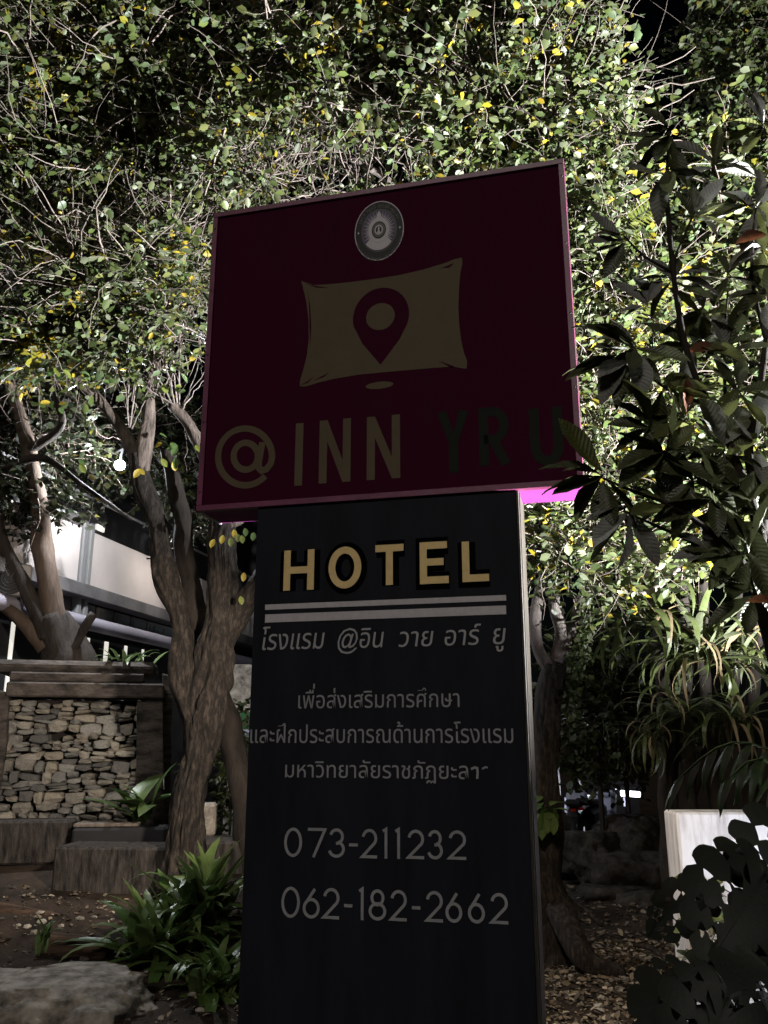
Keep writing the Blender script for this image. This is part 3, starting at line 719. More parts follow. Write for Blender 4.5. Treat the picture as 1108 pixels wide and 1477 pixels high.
# low grey wall and green banner beyond the tree
gw = Plane(at(345, 1000, 11.6), 8)
a, b = gw.uv(330, 1000)[0], gw.uv(420, 1000)[0]
g = gw.box('garden_wall', a, b, 0, 0.3, -0.05, gw.uv(345, 958)[1], M['rock'], None, 0.03)
tag(g, 'dim grey rough wall between the big trunk and the pylon', 'wall')
ban = root('banner', gw.w(a, 1.6, -0.3), label='green and pale lilac banner showing between trunk and pylon', cat='banner')
gw.box('green_sheet', a, b - .3, -0.32, -0.30, gw.uv(350, 1052)[1], gw.uv(350, 1028)[1], M['green_board'], ban)
gw.box('lilac_sheet', a, b - .3, -0.323, -0.29, gw.uv(350, 1063)[1], gw.uv(350, 1053)[1], M['lilac_board'], ban)
for u in (a + 0.1, b - 0.4): tube('banner_pole', [gw.w(u, 0, -0.27), gw.w(u, gw.uv(350, 1028)[1], -0.27)], 0.018, M['black_metal'], ban, 6)

# ------------------------------------------------------------------ stone wall panel in a timber frame
Wl = Plane(at(100, 1090, 8.4), 14)
sw = root('stone_wall', Wl.w(0, 0.4, 0.1), label='dry stone wall of pale rubble framed by weathered dark beams', cat='wall')
uL, uR = Wl.uv(4, 1090)[0], Wl.uv(200, 1090)[0]; zT, zBt = Wl.uv(110, 1012)[1], Wl.uv(110, 1186)[1]
Wl.box('core', uL - .02, uR + .02, 0.10, 0.35, 0.1, zT + .02, M['mortar'], sw)
def stone_mesh(seed, m):
    bm = bmesh.new(); bmesh.ops.create_cube(bm, size=1.0)
    bmesh.ops.subdivide_edges(bm, edges=bm.edges, cuts=1, use_grid_fill=True)
    rg = random.Random(seed)
    for v in bm.verts:
        k = 0.5 / max(1e-6, v.co.length); n = sum(abs(c) > 0.1 for c in v.co)
        v.co *= {1: 1.0, 2: 0.86, 3: 0.74}[n]
        v.co += Vector((rg.uniform(-.09, .09), rg.uniform(-.08, .08), rg.uniform(-.12, .12)))
    me = mesh_bm('stone', bm, smooth=False); me.materials.append(m); return me
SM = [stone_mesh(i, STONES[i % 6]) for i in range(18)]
rg = random.Random(5)
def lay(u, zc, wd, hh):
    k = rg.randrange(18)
    if rg.random() < 0.55 and zc > (zT + zBt) / 2: k = rg.choice([0, 1, 3, 6, 7, 9, 12, 13, 15])  # paler stones in the upper half: light from above put into the stone colour
    if zc < zBt + .5 and rg.random() < .65: k = rg.choice([2, 4, 5, 8, 10, 11, 14, 16, 17])  # darker stones near the foot: shade put into the stone colour
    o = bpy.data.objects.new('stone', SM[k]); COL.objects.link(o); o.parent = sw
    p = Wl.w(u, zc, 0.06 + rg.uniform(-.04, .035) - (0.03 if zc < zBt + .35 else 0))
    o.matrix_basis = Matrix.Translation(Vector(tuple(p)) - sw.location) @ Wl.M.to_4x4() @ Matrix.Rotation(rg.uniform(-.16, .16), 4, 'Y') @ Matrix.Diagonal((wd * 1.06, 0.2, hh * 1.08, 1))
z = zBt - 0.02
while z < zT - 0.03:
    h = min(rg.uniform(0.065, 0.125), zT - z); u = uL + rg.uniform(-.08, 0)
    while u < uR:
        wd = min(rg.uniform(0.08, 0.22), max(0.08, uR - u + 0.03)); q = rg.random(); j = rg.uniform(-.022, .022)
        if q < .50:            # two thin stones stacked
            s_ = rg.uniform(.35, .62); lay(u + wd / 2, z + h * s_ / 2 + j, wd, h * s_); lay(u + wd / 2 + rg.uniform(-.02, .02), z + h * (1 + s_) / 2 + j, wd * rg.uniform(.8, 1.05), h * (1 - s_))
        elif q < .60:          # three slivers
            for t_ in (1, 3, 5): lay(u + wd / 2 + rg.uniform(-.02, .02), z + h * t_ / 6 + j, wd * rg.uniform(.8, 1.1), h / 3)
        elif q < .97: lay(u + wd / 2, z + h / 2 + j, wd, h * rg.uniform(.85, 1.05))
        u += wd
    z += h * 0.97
zl0, zl1 = Wl.uv(120, 1007)[1], Wl.uv(120, 986)[1]
Wl.box('lintel', Wl.uv(12, 1000)[0], Wl.uv(236, 1000)[0], -0.16, 0.4, zl0, zl1, M['old_concrete'], sw, 0.015)
Wl.box('lintel', Wl.uv(15, 980)[0], Wl.uv(208, 980)[0], -0.07, 0.4, zl1 + 0.012, Wl.uv(120, 971)[1], M['old_concrete'], sw, 0.015)
Wl.box('planter', Wl.uv(-12, 960)[0], Wl.uv(228, 960)[0], -0.02, 0.9, Wl.uv(120, 970.5)[1], Wl.uv(120, 953)[1], M['old_concrete'], sw, 0.045)
# posts: right one flares towards the foot, left one leans
def post(name, pts_front, m, th=0.28, d0=-0.1):
    bm = bmesh.new(); fr = [bm.verts.new(tuple(Wl.w(*Wl.uv(*p), d0))) for p in pts_front]; f_ = bm.faces.new(fr)
    ext = bmesh.ops.extrude_face_region(bm, geom=[f_])
    for v in ext['geom']:
        if isinstance(v, bmesh.types.BMVert): v.co += Vector(tuple(Wl.N * th))
    bmesh.ops.bevel(bm, geom=list(bm.edges), offset=0.008, segments=1, affect='EDGES')
    return child(name, mesh_bm(name, bm), m, sw)
post('post', [(198, 1012), (235, 1012), (236, 1120), (238, 1190), (196, 1190)], M['old_concrete'])
post('post', [(-40, 985), (16, 1000), (12, 1080), (0, 1150), (-16, 1190), (-60, 1190)], M['old_concrete'], d0=-0.13)
post('post', [(234, 970), (252, 975), (250, 1010), (246, 1190), (237.5, 1190)], M['dark_timber'], th=0.4, d0=0.1)

# terrace blocks
def block(name, px0, px1, py0, py1, Y, th, m, label, cat='concrete block', ang=8, bevel=0.02, grp=None, sink=0.12):
    P = Plane(at((px0 + px1) / 2, py0, Y), ang); u0, u1 = P.uv(px0, py0)[0], P.uv(px1, py0)[0]; z1 = P.uv((px0 + px1) / 2, py0)[1]; z0 = P.uv((px0 + px1) / 2, py1)[1]
    o = P.box(name, u0, u1, 0, th, z0 - sink, z1, m, None, bevel); return tag(o, label, cat, grp)
block('planter_edge', -40, 103, 1184, 1226, 7.75, 0.3, M['ring_concrete'], 'brown ribbed planter edge under the stone wall, at left edge', 'planter edge')
block('planter_edge', 104, 240, 1194, 1224, 7.7, 0.3, M['dark_panel'], 'dark planter edge under the stone wall, right of the ribbed one', 'planter edge')
block('plank', 106, 200, 1188, 1192, 7.72, 0.16, M['timber_post'], 'thin pale plank lying on the dark planter edge', 'plank', bevel=0.004, sink=0.004)
block('concrete_step', 78, 240, 1222, 1286, 7.2, 0.42, M['ring_concrete'], 'ribbed brown concrete step left of the big trunk', 'step', ang=-6)
block('garden_block', 284, 312, 1160, 1186, 8.0, 0.3, M['rock'], 'small pale block right of the big trunk, above the step', 'block')
block('garden_step', 286, 352, 1214, 1250, 7.6, 0.4, M['ring_concrete'], 'low brown step right of the big trunk', 'step')

# rocks
def rock(name, c, rad, seed, m, label, cat='boulder', flat_top=0.75, sub=4, grp=None, amp=0.22):
    bm = bmesh.new(); bmesh.ops.create_icosphere(bm, subdivisions=sub, radius=1)
    for v in bm.verts:
        p = v.co.copy(); n1 = noise.noise(p * 1.1 + Vector((seed, 0, 0))); n2 = noise.noise(p * 3.1 + Vector((0, seed, 0))); n3 = noise.noise(p * 8 + Vector((0, 0, seed))) + .7 * noise.noise(p * 19 + Vector((0, 0, seed)))
        v.co = p * (1 + amp * n1 * 1.6 + amp * .5 * n2 + amp * .30 * n3)
        if v.co.z > flat_top: v.co.z = flat_top + (v.co.z - flat_top) * 0.15
        ax = abs(v.co.x)
        v.co = Vector((v.co.x * rad[0], v.co.y * rad[1], v.co.z * rad[2]))
    me = mesh_bm(name, bm, smooth=True); me.materials.append(m); o = bpy.data.objects.new(name, me); COL.objects.link(o)
    o.location = tuple(c); return tag(o, label, cat, grp)
rock('boulder', at(72, 1436, 5.35) + np.array([0, .1, -.06]), (0.62, 0.42, 0.24), 3.3, M['rock'], 'large flat topped grey boulder at the bottom left corner', flat_top=0.55, amp=0.24, sub=5)
rock('stone_chunk', at(128, 1478, 4.9), (0.13, 0.09, 0.10), 9.1, M['rock'], 'small rough stone in front of the large flat boulder', 'stone', sub=3)
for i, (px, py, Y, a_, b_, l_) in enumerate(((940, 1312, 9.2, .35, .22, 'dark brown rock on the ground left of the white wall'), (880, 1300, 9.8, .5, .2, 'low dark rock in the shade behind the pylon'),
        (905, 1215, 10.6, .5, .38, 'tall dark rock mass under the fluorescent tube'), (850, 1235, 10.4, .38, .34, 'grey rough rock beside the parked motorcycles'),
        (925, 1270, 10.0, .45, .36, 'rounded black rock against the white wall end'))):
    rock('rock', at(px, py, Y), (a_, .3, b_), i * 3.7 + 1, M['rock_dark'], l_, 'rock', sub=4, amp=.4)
# logs and roots
def log(name, pts, rads, m, label, cat='log', rough=0.1, seed=0, grp=None):
    me = bark_tube([at(*p) for p in pts], rads, 0.05, 12, rough, seed); me.materials.append(m)
    o = bpy.data.objects.new(name, me); COL.objects.link(o); return tag(o, label, cat, grp)
log('log', [(-40, 1308, 6.9), (60, 1322, 6.8), (150, 1348, 6.7)], [.055, .05, .035], M['log_wood'], 'long thin brown log lying behind the short thick one')
log('log', [(58, 1362, 6.2), (110, 1366, 6.2), (158, 1372, 6.15)], [.075, .08, .06], M['log_wood'], 'short thick brown log behind the flat boulder', seed=4)
log('root', [(805, 1300, 6.9), (818, 1345, 6.7), (850, 1392, 6.5), (900, 1402, 6.5)], [.07, .085, .07, .04], M['bark_furrow'], 'thick brown root on the ground right of the pylon', 'root', 0.45, 2)
log('root', [(770, 1290, 7.6), (830, 1302, 7.6), (868, 1335, 7.4)], [.02, .022, .015], M['bark_furrow'], 'thin pale root above the thick one', 'root', 0.2, 5)
log('root', [(915, 1363, 6.6), (940, 1368, 6.5), (965, 1388, 6.3)], [.014, .013, .01], M['bark_furrow'], 'thin stick on the litter near the white wall', 'stick', 0.15, 8)

# ------------------------------------------------------------------ white wall and its floodlight
WY = 5.2
xw = at(976, 1172, WY)
ww = box('white_wall', (xw[0] + 1.9, WY + 0.12, (xw[2] - 0.1) / 2), (3.8, 0.24, xw[2] + 0.1), M['concrete'], None, None, 0.012)
tag(ww, 'low white painted concrete wall lit by a floodlight behind split leaves', 'wall')
LFL = at(1235, 1290, 4.25)
fl = root('floodlight', LFL, label='small floodlight on a spike before the white wall, past the right edge', cat='floodlight')
FT = np.array([LFL[0] - .15, 5.2, 1.0])
def spot(name, loc, target, energy, size, blend, col, rad):
    l = bpy.data.lights.new(name, 'SPOT'); o = bpy.data.objects.new(name, l); COL.objects.link(o)
    l.energy = energy; l.spot_size = R(size); l.spot_blend = blend; l.color = col; l.shadow_soft_size = rad
    o.location = tuple(loc); o.rotation_euler = (Vector(tuple(loc)) - Vector(tuple(target))).to_track_quat('Z', 'Y').to_euler(); return o
aim = unit((FT - LFL)[None])[0]
fr_ = Vector(tuple(aim)).to_track_quat('Y', 'Z').to_matrix()
box('housing', LFL - aim * 0.05, (0.26, 0.07, 0.2), M['black_metal'], fl, fr_, 0.01)
box('lens', LFL - aim * 0.012, (0.22, 0.006, 0.16), M['lamp_glow'], fl, fr_)
tube('spike', [LFL - aim * 0.06 - np.array([0, 0, .05]), (LFL[0] - aim[0] * .06, LFL[1] - aim[1] * .06, -0.05)], 0.012, M['black_metal'], fl, 6)
spot('flood_beam', LFL + aim * 0.01, FT, 30, 150, 0.4, (0.90, 0.93, 1.0), 0.05)
# tall tree floodlight on a short pole outside the frame at right, with an added curved visor shaped to cut the beam below the crowns
TL = np.array([5.4, 3.1, 1.0]); TT = at(330, 330, 6.6)
tf = root('floodlight', (TL[0], TL[1], 0), label='tree floodlight on a short pole past the right edge, with an added beam shaping visor', cat='floodlight')
aim = unit((TT - TL)[None])[0]; fr_ = Vector(tuple(aim)).to_track_quat('Y', 'Z').to_matrix()
box('housing', TL - aim * 0.06, (0.30, 0.08, 0.24), M['black_metal'], tf, fr_, 0.01)
box('lens', TL - aim * 0.012, (0.24, 0.006, 0.18), M['lamp_glow'], tf, fr_)
tube('pole', [TL - aim * 0.08 - np.array([0, 0, .05]), (TL[0] - aim[0] * .08, TL[1] - aim[1] * .08, -0.05)], 0.025, M['black_metal'], tf, 8)
for i in range(16):  # added panels, edge height stepped by bearing to shape where light falls
    a0 = R(60 + 8 * i); a1 = a0 + R(8.3)
    bm = bmesh.new(); q = []
    for a in (a0, a1):
        for zz in (-.22, .105 if i <= 8 else (.136 if i < 13 else .074)): q.append(bm.verts.new((TL[0] + .40 * math.cos(a), TL[1] + .40 * math.sin(a), TL[2] + zz)))
    bm.faces.new((q[0], q[2], q[3], q[1])); r_ = bmesh.ops.extrude_face_region(bm, geom=list(bm.faces))
    for v in r_['geom']:
        if isinstance(v, bmesh.types.BMVert): v.co += Vector((math.cos((a0 + a1) / 2) * .004, math.sin((a0 + a1) / 2) * .004, 0))
    child('added_visor_panel', mesh_bm('added_visor_panel', bm), M['black_metal'], tf)
spot('tree_beam', TL + aim * 0.01, TT, 16500, 112, 0.85, (0.95, 0.98, 1.0), 0.045)

# ------------------------------------------------------------------ white street lamp at left
LP = at(173, 671, 8.9)
sl = root('street_lamp', (LP[0], LP[1], 0), label='bright white street lamp glowing among the dark branches at left', cat='street lamp')
bm = bmesh.new(); bmesh.ops.create_uvsphere(bm, u_segments=20, v_segments=12, radius=0.058, matrix=Matrix.Translation(Vector(tuple(LP))))
child('globe', mesh_bm('globe', bm, True), M['lamp_glow'], sl)
BX = B.w(4.0, LP[2] + .25, .1)
tube('arm', [BX, (LP[0] - .3, LP[1] + .5, LP[2] + .28), (LP[0], LP[1] + .05, LP[2] + .2), (LP[0], LP[1], LP[2] + .06)], 0.014, M['black_metal'], sl, 6)
def point(name, loc, energy, col, rad):
    l = bpy.data.lights.new(name, 'POINT'); o = bpy.data.objects.new(name, l); COL.objects.link(o); l.energy = energy; l.color = col; l.shadow_soft_size = rad; o.location = tuple(loc); return o
point('street_lamp_light', LP + np.array([0, -0.12, -0.02]), 400, (0.88, 0.93, 1.0), 0.09)

WLp = B.w(B.uv(211, 816)[0], B.uv(211, 816)[1], -0.55)
wl = root('wall_lamp', WLp, label='small round lamp on an arm from the pale building, left of the big trunk', cat='wall lamp')
bm = bmesh.new(); bmesh.ops.create_uvsphere(bm, u_segments=12, v_segments=8, radius=0.035, matrix=Matrix.Translation(Vector(tuple(WLp))))
child('globe', mesh_bm('globe', bm, True), M['tube_glow'], wl)
tube('arm', [WLp + np.array([0, 0, .03]), WLp + np.array([0, 0, .1]), WLp + B.N * .55 + np.array([0, 0, .1])], 0.012, M['black_metal'], wl, 6)
point('wall_lamp_light', WLp - B.N * .06 - np.array([0, 0, .05]), 24, (1.0, 0.95, 0.9), 0.05)

# added warm fill lamp, unseen behind the pylon, brightens the lower left
GLp = W3(PL + 0.22, 2.35, 0.42)
gl = root('added_fill_lamp', GLp, label='added warm fill lamp hidden on the rear of the pylon', cat='added fill lamp')
box('housing', GLp + np.array([0.02, -.02, .04]), (0.12, 0.10, 0.05), M['black_metal'], gl, RS, 0.006)
tube('bracket', [W3(PL + 0.22, 2.39, 0.27), W3(PL + 0.22, 2.39, 0.40)], 0.012, M['black_metal'], gl, 6)
spot('added_fill_beam', GLp, at(70, 1090, 8.2), 640, 62, 0.5, (1.0, 0.88, 0.74), 0.06)
GL2 = W3(PR - 0.12, 1.9, 0.40)  # second added fill lamp, unseen, brightens the ground right of the pylon
gl2 = root('added_fill_lamp', GL2, label='second added warm fill lamp hidden on the rear of the pylon, nearer its right edge', cat='added fill lamp')
box('housing', GL2 + np.array([0, 0, .035]), (0.10, 0.10, 0.04), M['black_metal'], gl2, RS, 0.006)
tube('bracket', [W3(PR - 0.12, 1.93, 0.27), W3(PR - 0.12, 1.93, 0.38)], 0.012, M['black_metal'], gl2, 6)
spot('added_fill_beam', GL2, at(880, 1400, 6.4), 110, 80, 0.6, (1.0, 0.82, 0.6), 0.05)

# ------------------------------------------------------------------ far parking shelter with tube lamp, boards, motorcycles
TP = at(907, 1143, 13.0)
sh = root('parking_shelter', (TP[0] - .3, TP[1], 0), label='far parking shelter with white boards behind the parked motorcycles', cat='shelter')
for px in (806, 838, 962): 
    q = at(px, 1150, 13.6); tube('post', [(q[0], q[1], 0), (q[0], q[1], TP[2] + .35)], 0.035, M['grey_paint'], sh, 6)
q0, q1 = at(800, 1100, 13.6), at(965, 1100, 13.6)
box('roof', ((q0[0] + q1[0]) / 2, 13.2, TP[2] + 0.4), (q1[0] - q0[0] + .4, 1.6, 0.05), M['grey_paint'], sh)
for px0, px1, y0, y1 in ((815, 818, 1150, 1172), (820, 827, 1158, 1176), (829, 836, 1152, 1186), (845, 848, 1160, 1188), (851, 860, 1147, 1170), (865.5, 867.5, 1150, 1172), (878, 882, 1150, 1178), (870, 876, 1168, 1184)):
    a, b = at(px0, y1, 13.9), at(px1, y0, 13.9)
    box('board', ((a[0] + b[0]) / 2, 13.9, (a[2] + b[2]) / 2), (b[0] - a[0], 0.02, b[2] - a[2]), M['sheet_blue'], sh)
a, b = at(900, 1163, 13.9), at(907, 1150, 13.9)
box('door', ((a[0] + b[0]) / 2, 13.9, (a[2] + b[2]) / 2), (b[0] - a[0], 0.02, b[2] - a[2]), M['lilac_board'], sh)
tl = root('tube_lamp', TP, label='bright fluorescent tube lamp far behind, left of the white wall', cat='tube lamp')
tube('tube', [at(896, 1144, 13.0), at(923, 1146, 13.0)], 0.04, M['tube_glow'], tl, 8)
box('housing', TP + np.array([0.03, 0, 0.05]), (0.42, 0.07, 0.03), M['grey_paint'], tl)
point('tube_light', TP + np.array([-.35, 0.3, -0.10]), 70, (0.8, 0.88, 1.0), 0.12)
def motorcycle(px, py, Y, ang, label):
    c = at(px, py, Y); t = empty('motorcycle', (c[0], c[1], 0), label, 'motorcycle', 'motorcycles parked under the shelter'); t.rotation_euler.z = R(ang)
    def add(n, bm, m, sm=False):
        me = mesh_bm(n, bm, sm); me.materials.append(m); o = bpy.data.objects.new(n, me); COL.objects.link(o); o.parent = t; return o
    for x in (-.6, .6):
        bm = bmesh.new(); ring = [(x + .26 * math.cos(a), 0, .29 + .26 * math.sin(a)) for a in np.linspace(0, 2 * math.pi, 21)]
        tube_bm(bm, ring, .045, 6); add('wheel', bm, M['black_metal'], True)
    bm = bmesh.new(); box_bm(bm, (-.15, 0, .62), (.7, .2, .22), Matrix.Rotation(-.12, 3, 'Y'), .06); add('body', bm, M['black_metal'])
    bm = bmesh.new(); box_bm(bm, (-.3, 0, .78), (.62, .22, .09), Matrix.Rotation(.08, 3, 'Y'), .03); add('seat', bm, M['dark_panel'])
    bm = bmesh.new(); box_bm(bm, (.42, 0, .68), (.16, .3, .45), Matrix.Rotation(.3, 3, 'Y'), .05); add('front_shield', bm, M['sheet_blue'])
    bm = bmesh.new(); tube_bm(bm, [(.36, -.32, 1.0), (.42, 0, .96), (.36, .32, 1.0)], .018, 6); add('handlebar', bm, M['black_metal'])
    bm = bmesh.new(); tube_bm(bm, [(.62, 0, .3), (.4, 0, .95)], .03, 6); add('fork', bm, M['black_metal'])
    bm = bmesh.new(); box_bm(bm, (-.66, 0, .72), (.04, .07, .035), None, .01); add('tail_light', bm, M['red_lens'])
motorcycle(832, 1185, 12.2, 75, 'parked motorcycle with red tail light nearest the pylon')
motorcycle(862, 1190, 12.4, 60, 'dark parked motorcycle right of the first, left of the tube lamp')
kio = root('kiosk', (at(880, 1075, 17)[0], 17, 0), label='far dark kiosk with a thin glowing teal strip along its gable edge', cat='kiosk')
kx, kz = at(880, 1065, 17)[0], at(880, 1066, 17)[2]
box('hut', (kx, 17.6, (kz - .3) / 2), (1.0, 1.0, kz - .3), M['dark_panel'], kio)
M['teal_strip'] = mat('teal_strip', (.2, .3, .3), 0.5, emit=(0.35, 0.62, 0.62), emit_s=0.22)  # weakly emissive strip along the gable edges
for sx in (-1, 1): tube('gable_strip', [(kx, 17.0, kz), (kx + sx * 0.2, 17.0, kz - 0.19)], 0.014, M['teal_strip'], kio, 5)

# ------------------------------------------------------------------ trees
# big furrowed tree beside the sign
tA = root('large_tree', at(262, 1262, 7.0), label='large furrowed tree with a forked trunk just left of the pylon', cat='tree')
BF = M['bark_furrow']
limb('trunk', tA, P3((258, 1285, 7.0), (264, 1230, 7.0), (274, 1160, 7.0), (287, 1070, 7.0), (302, 990, 7.0), (317, 900, 7.0), (322, 820, 7.0), (322, 770, 7.0), (330, 690, 7.0), (350, 590, 7.0), (385, 450, 6.9), (400, 300, 6.8), (420, 120, 6.6)),
     [.155, .12, .11, .115, .14, .115, .10, .105, .105, .10, .09, .07, .04], BF, 0.025, 52, 0.32, 1)
limb('branch', tA, P3((285, 1040, 6.98), (264, 965, 6.95), (258, 885, 6.95), (236, 815, 6.95), (226, 750, 6.95), (205, 700, 6.95), (197, 655, 6.95)), [.10, .095, .085, .088, .075, .07, .06], BF, 0.03, 32, 0.18, 3)
limb('branch', tA, P3((202, 680, 6.95), (213, 620, 6.95), (217, 570, 6.95), (226, 510, 7.0), (247, 440, 7.0), (244, 350, 6.9), (248, 260, 6.8), (262, 120, 6.6), (270, 0, 6.4)), [.07, .06, .05, .045, .05, .045, .04, .03, .025], M['bark_mid'], 0.05, 12, 0.12, 5)
limb('branch', tA, P3((205, 690, 6.98), (186, 640, 7.05), (154, 590, 7.1), (118, 552, 7.1), (84, 512, 7.1), (50, 495, 7.1), (10, 478, 7.1), (-60, 460, 7.0)), [.055, .05, .047, .05, .045, .05, .045, .04], M['bark_mid'], 0.05, 12, 0.14, 6)
limb('branch', tA, P3((60, 500, 7.1), (48, 470, 7.1), (42, 430, 7.0), (20, 340, 6.9)), [.04, .035, .03, .02], M['bark_mid'], 0.05, 8, 0.12, 7)
limb('branch', tA, P3((340, 760, 7.0), (310, 690, 6.9), (288, 640, 6.9), (268, 606, 6.9), (248, 584, 6.9)), [.07, .06, .055, .052, .045], M['bark_mid'], 0.04, 14, 0.2, 8)
limb('branch', tA, P3((302, 975, 7.25), (283, 900, 7.35), (270, 820, 7.45), (262, 740, 7.5), (240, 650, 7.6)), [.11, .105, .095, .08, .05], M['bark_dark'], 0.05, 14, 0.12, 9)
limb('branch', tA, P3((318, 935, 7.0), (343, 885, 7.0), (368, 850, 7.0), (400, 790, 7.05), (440, 700, 7.1)), [.12, .10, .085, .075, .05], BF, 0.04, 18, 0.16, 10)
limb('stem', tA, P3((298, 950, 7.7), (322, 1020, 7.75), (340, 1090, 7.75), (352, 1170, 7.7), (362, 1260, 7.7), (366, 1300, 7.7)), [.09, .10, .10, .105, .11, .12], M['bark_dark'], 0.05, 14, 0.12, 11)
limb('branch', tA, P3((322, -40, 6.2), (338, 20, 6.25), (352, 70, 6.35), (364, 124, 6.45)), [.035, .037, .035, .03], M['bark_grey'], 0.05, 10, 0.15, 12)
limb('branch', tA, P3((364, 124, 6.45), (375, 90, 6.4), (395, 60, 6.3), (405, -20, 6.1)), [.02, .018, .014, .01], M['bark_grey'], 0.05, 8, 0.15, 13)
limb('branch', tA, P3((-20, 46, 6.5), (30, 36, 6.5), (70, 22, 6.5), (90, -20, 6.4)), [.03, .028, .02, .015], M['bark_grey'], 0.05, 8, 0.15, 14)
limb('branch', tA, P3((2, 228, 6.8), (30, 242, 6.8), (70, 268, 6.8), (112, 288, 6.8)), [.02, .028, .035, .03], M['bark_grey'], 0.04, 9, 0.2, 15)
limb('branch', tA, P3((300, 300, 6.9), (200, 330, 7.0), (150, 300, 6.9), (90, 240, 6.8)), [.04, .03, .025, .02], M['bark_grey'], 0.05, 8, 0.15, 16)
# long pale shoots rising from the cut stub and the fork
def shoots(parent, lst, col=(0.30, 0.25, 0.23)):
    n = len(lst); k = 9; P = np.zeros((n, k, 3)); rg = np.random.default_rng(3)
    for i, (a, b, sag) in enumerate(lst):
        A, Bp = at(*a), at(*b); t = np.linspace(0, 1, k)[:, None]
        P[i] = A * (1 - t) + Bp * t + np.array([0, 0, 1.0]) * np.sin(t * math.pi) * sag + rg.normal(size=(k, 3)) * .006
    V, Fc, C = tubes3(P, np.full(n, .008), np.full(n, .003), np.array([col] * n) * (0.8 + .4 * rg.random((n, 1))))
    child('shoots', mesh_np('shoots', V, Fc, C), M['twig'], parent, kind='stuff')
Y_ = 6.85
shoots(tA, [((250, 585, Y_), (130, 522, 6.8), .05), ((252, 583, Y_), (228, 470, 6.8), .04), ((256, 582, Y_), (236, 300, 6.7), .05), ((258, 584, Y_), (262, 380, 6.7), 0), ((262, 588, Y_), (300, 540, 6.7), 0),
    ((264, 590, Y_), (296, 500, 6.7), 0), ((248, 584, Y_), (165, 450, 6.8), .05), ((185, 618, 6.9), (186, 470, 6.8), 0), ((188, 616, 6.9), (215, 440, 6.8), 0), ((190, 618, 6.9), (218, 555, 6.8), 0),
    ((192, 515, 6.8), (165, 440, 6.7), 0), ((192, 515, 6.8), (196, 430, 6.7), 0), ((192, 515, 6.8), (150, 508, 6.7), .02), ((60, 495, 7.0), (75, 480, 6.9), .1), ((62, 490, 7.0), (150, 475, 6.9), .12), ((56, 490, 7.0), (38, 420, 6.9), 0),
    ((110, 452, 6.9), (146, 480, 6.9), 0), ((140, 508, 6.9), (150, 430, 6.8), 0), ((20, 330, 6.7), (22, 200, 6.6), 0), ((38, 370, 6.7), (30, 230, 6.6), 0),
    ((110, 310, 6.8), (165, 350, 6.8), -.05), ((165, 350, 6.8), (205, 325, 6.8), .03), ((262, 385, 6.8), (330, 180, 6.5), 0), ((250, 340, 6.8), (300, 250, 6.6), 0.05)])
def fan(cx, cy, Y, n, L, a0, a1, seed, r=.006):
    """spray of bare shoots from one point, lengths in photograph-size metres"""
    rg = np.random.default_rng(seed); k = 8; c = at(cx, cy, Y); P = np.zeros((n, k, 3))
    for i in range(n):
        a = R(rg.uniform(a0, a1)); d = np.array([math.cos(a), rg.normal() * .25, math.sin(a)]); l = L * rg.uniform(.5, 1.1); b = rg.normal(size=3) * .12 * l
        t = np.linspace(0, 1, k)[:, None]; P[i] = c + rg.normal(size=3) * .12 + d * l * t + b * np.sin(t * 3.1) + rg.normal(size=(k, 3)) * .006
    return P
fans = [(430, 190, 6.1, 26, .75, 40, 140, 1), (455, 100, 6.0, 26, .7, -150, -20, 2), (420, 265, 6.2, 26, .7, 20, 160, 3), (350, 260, 6.3, 20, .7, 10, 170, 4), (560, 190, 6.0, 22, .7, 20, 160, 5),
        (620, 225, 6.0, 26, .7, 10, 170, 6), (690, 235, 5.9, 16, .6, 20, 160, 7), (270, 330, 6.5, 20, .7, 30, 150, 8), (250, 470, 6.7, 20, .8, 50, 130, 9), (240, 560, 6.8, 16, .7, 60, 120, 10),
        (360, 60, 6.2, 14, .6, -140, -40, 11), (140, 190, 6.6, 16, .6, 0, 180, 12), (60, 330, 6.8, 14, .6, 60, 120, 13), (520, 260, 6.1, 20, .6, 20, 160, 14), (760, 160, 6.0, 10, .6, 90, 170, 15)]
PF = np.concatenate([fan(*f_) for f_ in fans]); nf = len(PF)
V, Fc, C = tubes3(PF, np.full(nf, .006), np.full(nf, .0022), np.array([(0.27, 0.215, 0.19)] * nf) * (0.6 + .8 * RNG.random((nf, 1))))
child('shoots', mesh_np('shoots', V, Fc, C), M['twig'], tA, kind='stuff')
crown(tA, [blob(40, 430, 6.9, .75, .5, .42, 1.2), blob(190, 410, 6.8, .7, .5, .5, 1.3), blob(270, 470, 6.8, .4, .4, .45, .6), blob(110, 290, 6.9, .95, .6, .55, 1.2), blob(250, 250, 6.7, .8, .6, .65, 1.3), blob(20, 180, 6.8, .9, .6, .7, 1.1),
           blob(140, 110, 6.6, 1.0, .7, .7, 1.3), blob(300, 80, 6.3, .9, .7, .8, 1.3), blob(60, 10, 6.4, 1.0, .7, .6, 1.0), blob(270, 330, 6.8, .5, .4, .4, .7), blob(210, 500, 6.9, .5, .35, .22, .35), blob(60, 500, 6.95, .6, .35, .2, .35)],
      3500, leaf=.078, per=9, yellow=.10, gap=-.05, seed=1.0, bare=1500, barelen=.9, shell=.3, twcol=(.27, .22, .19))
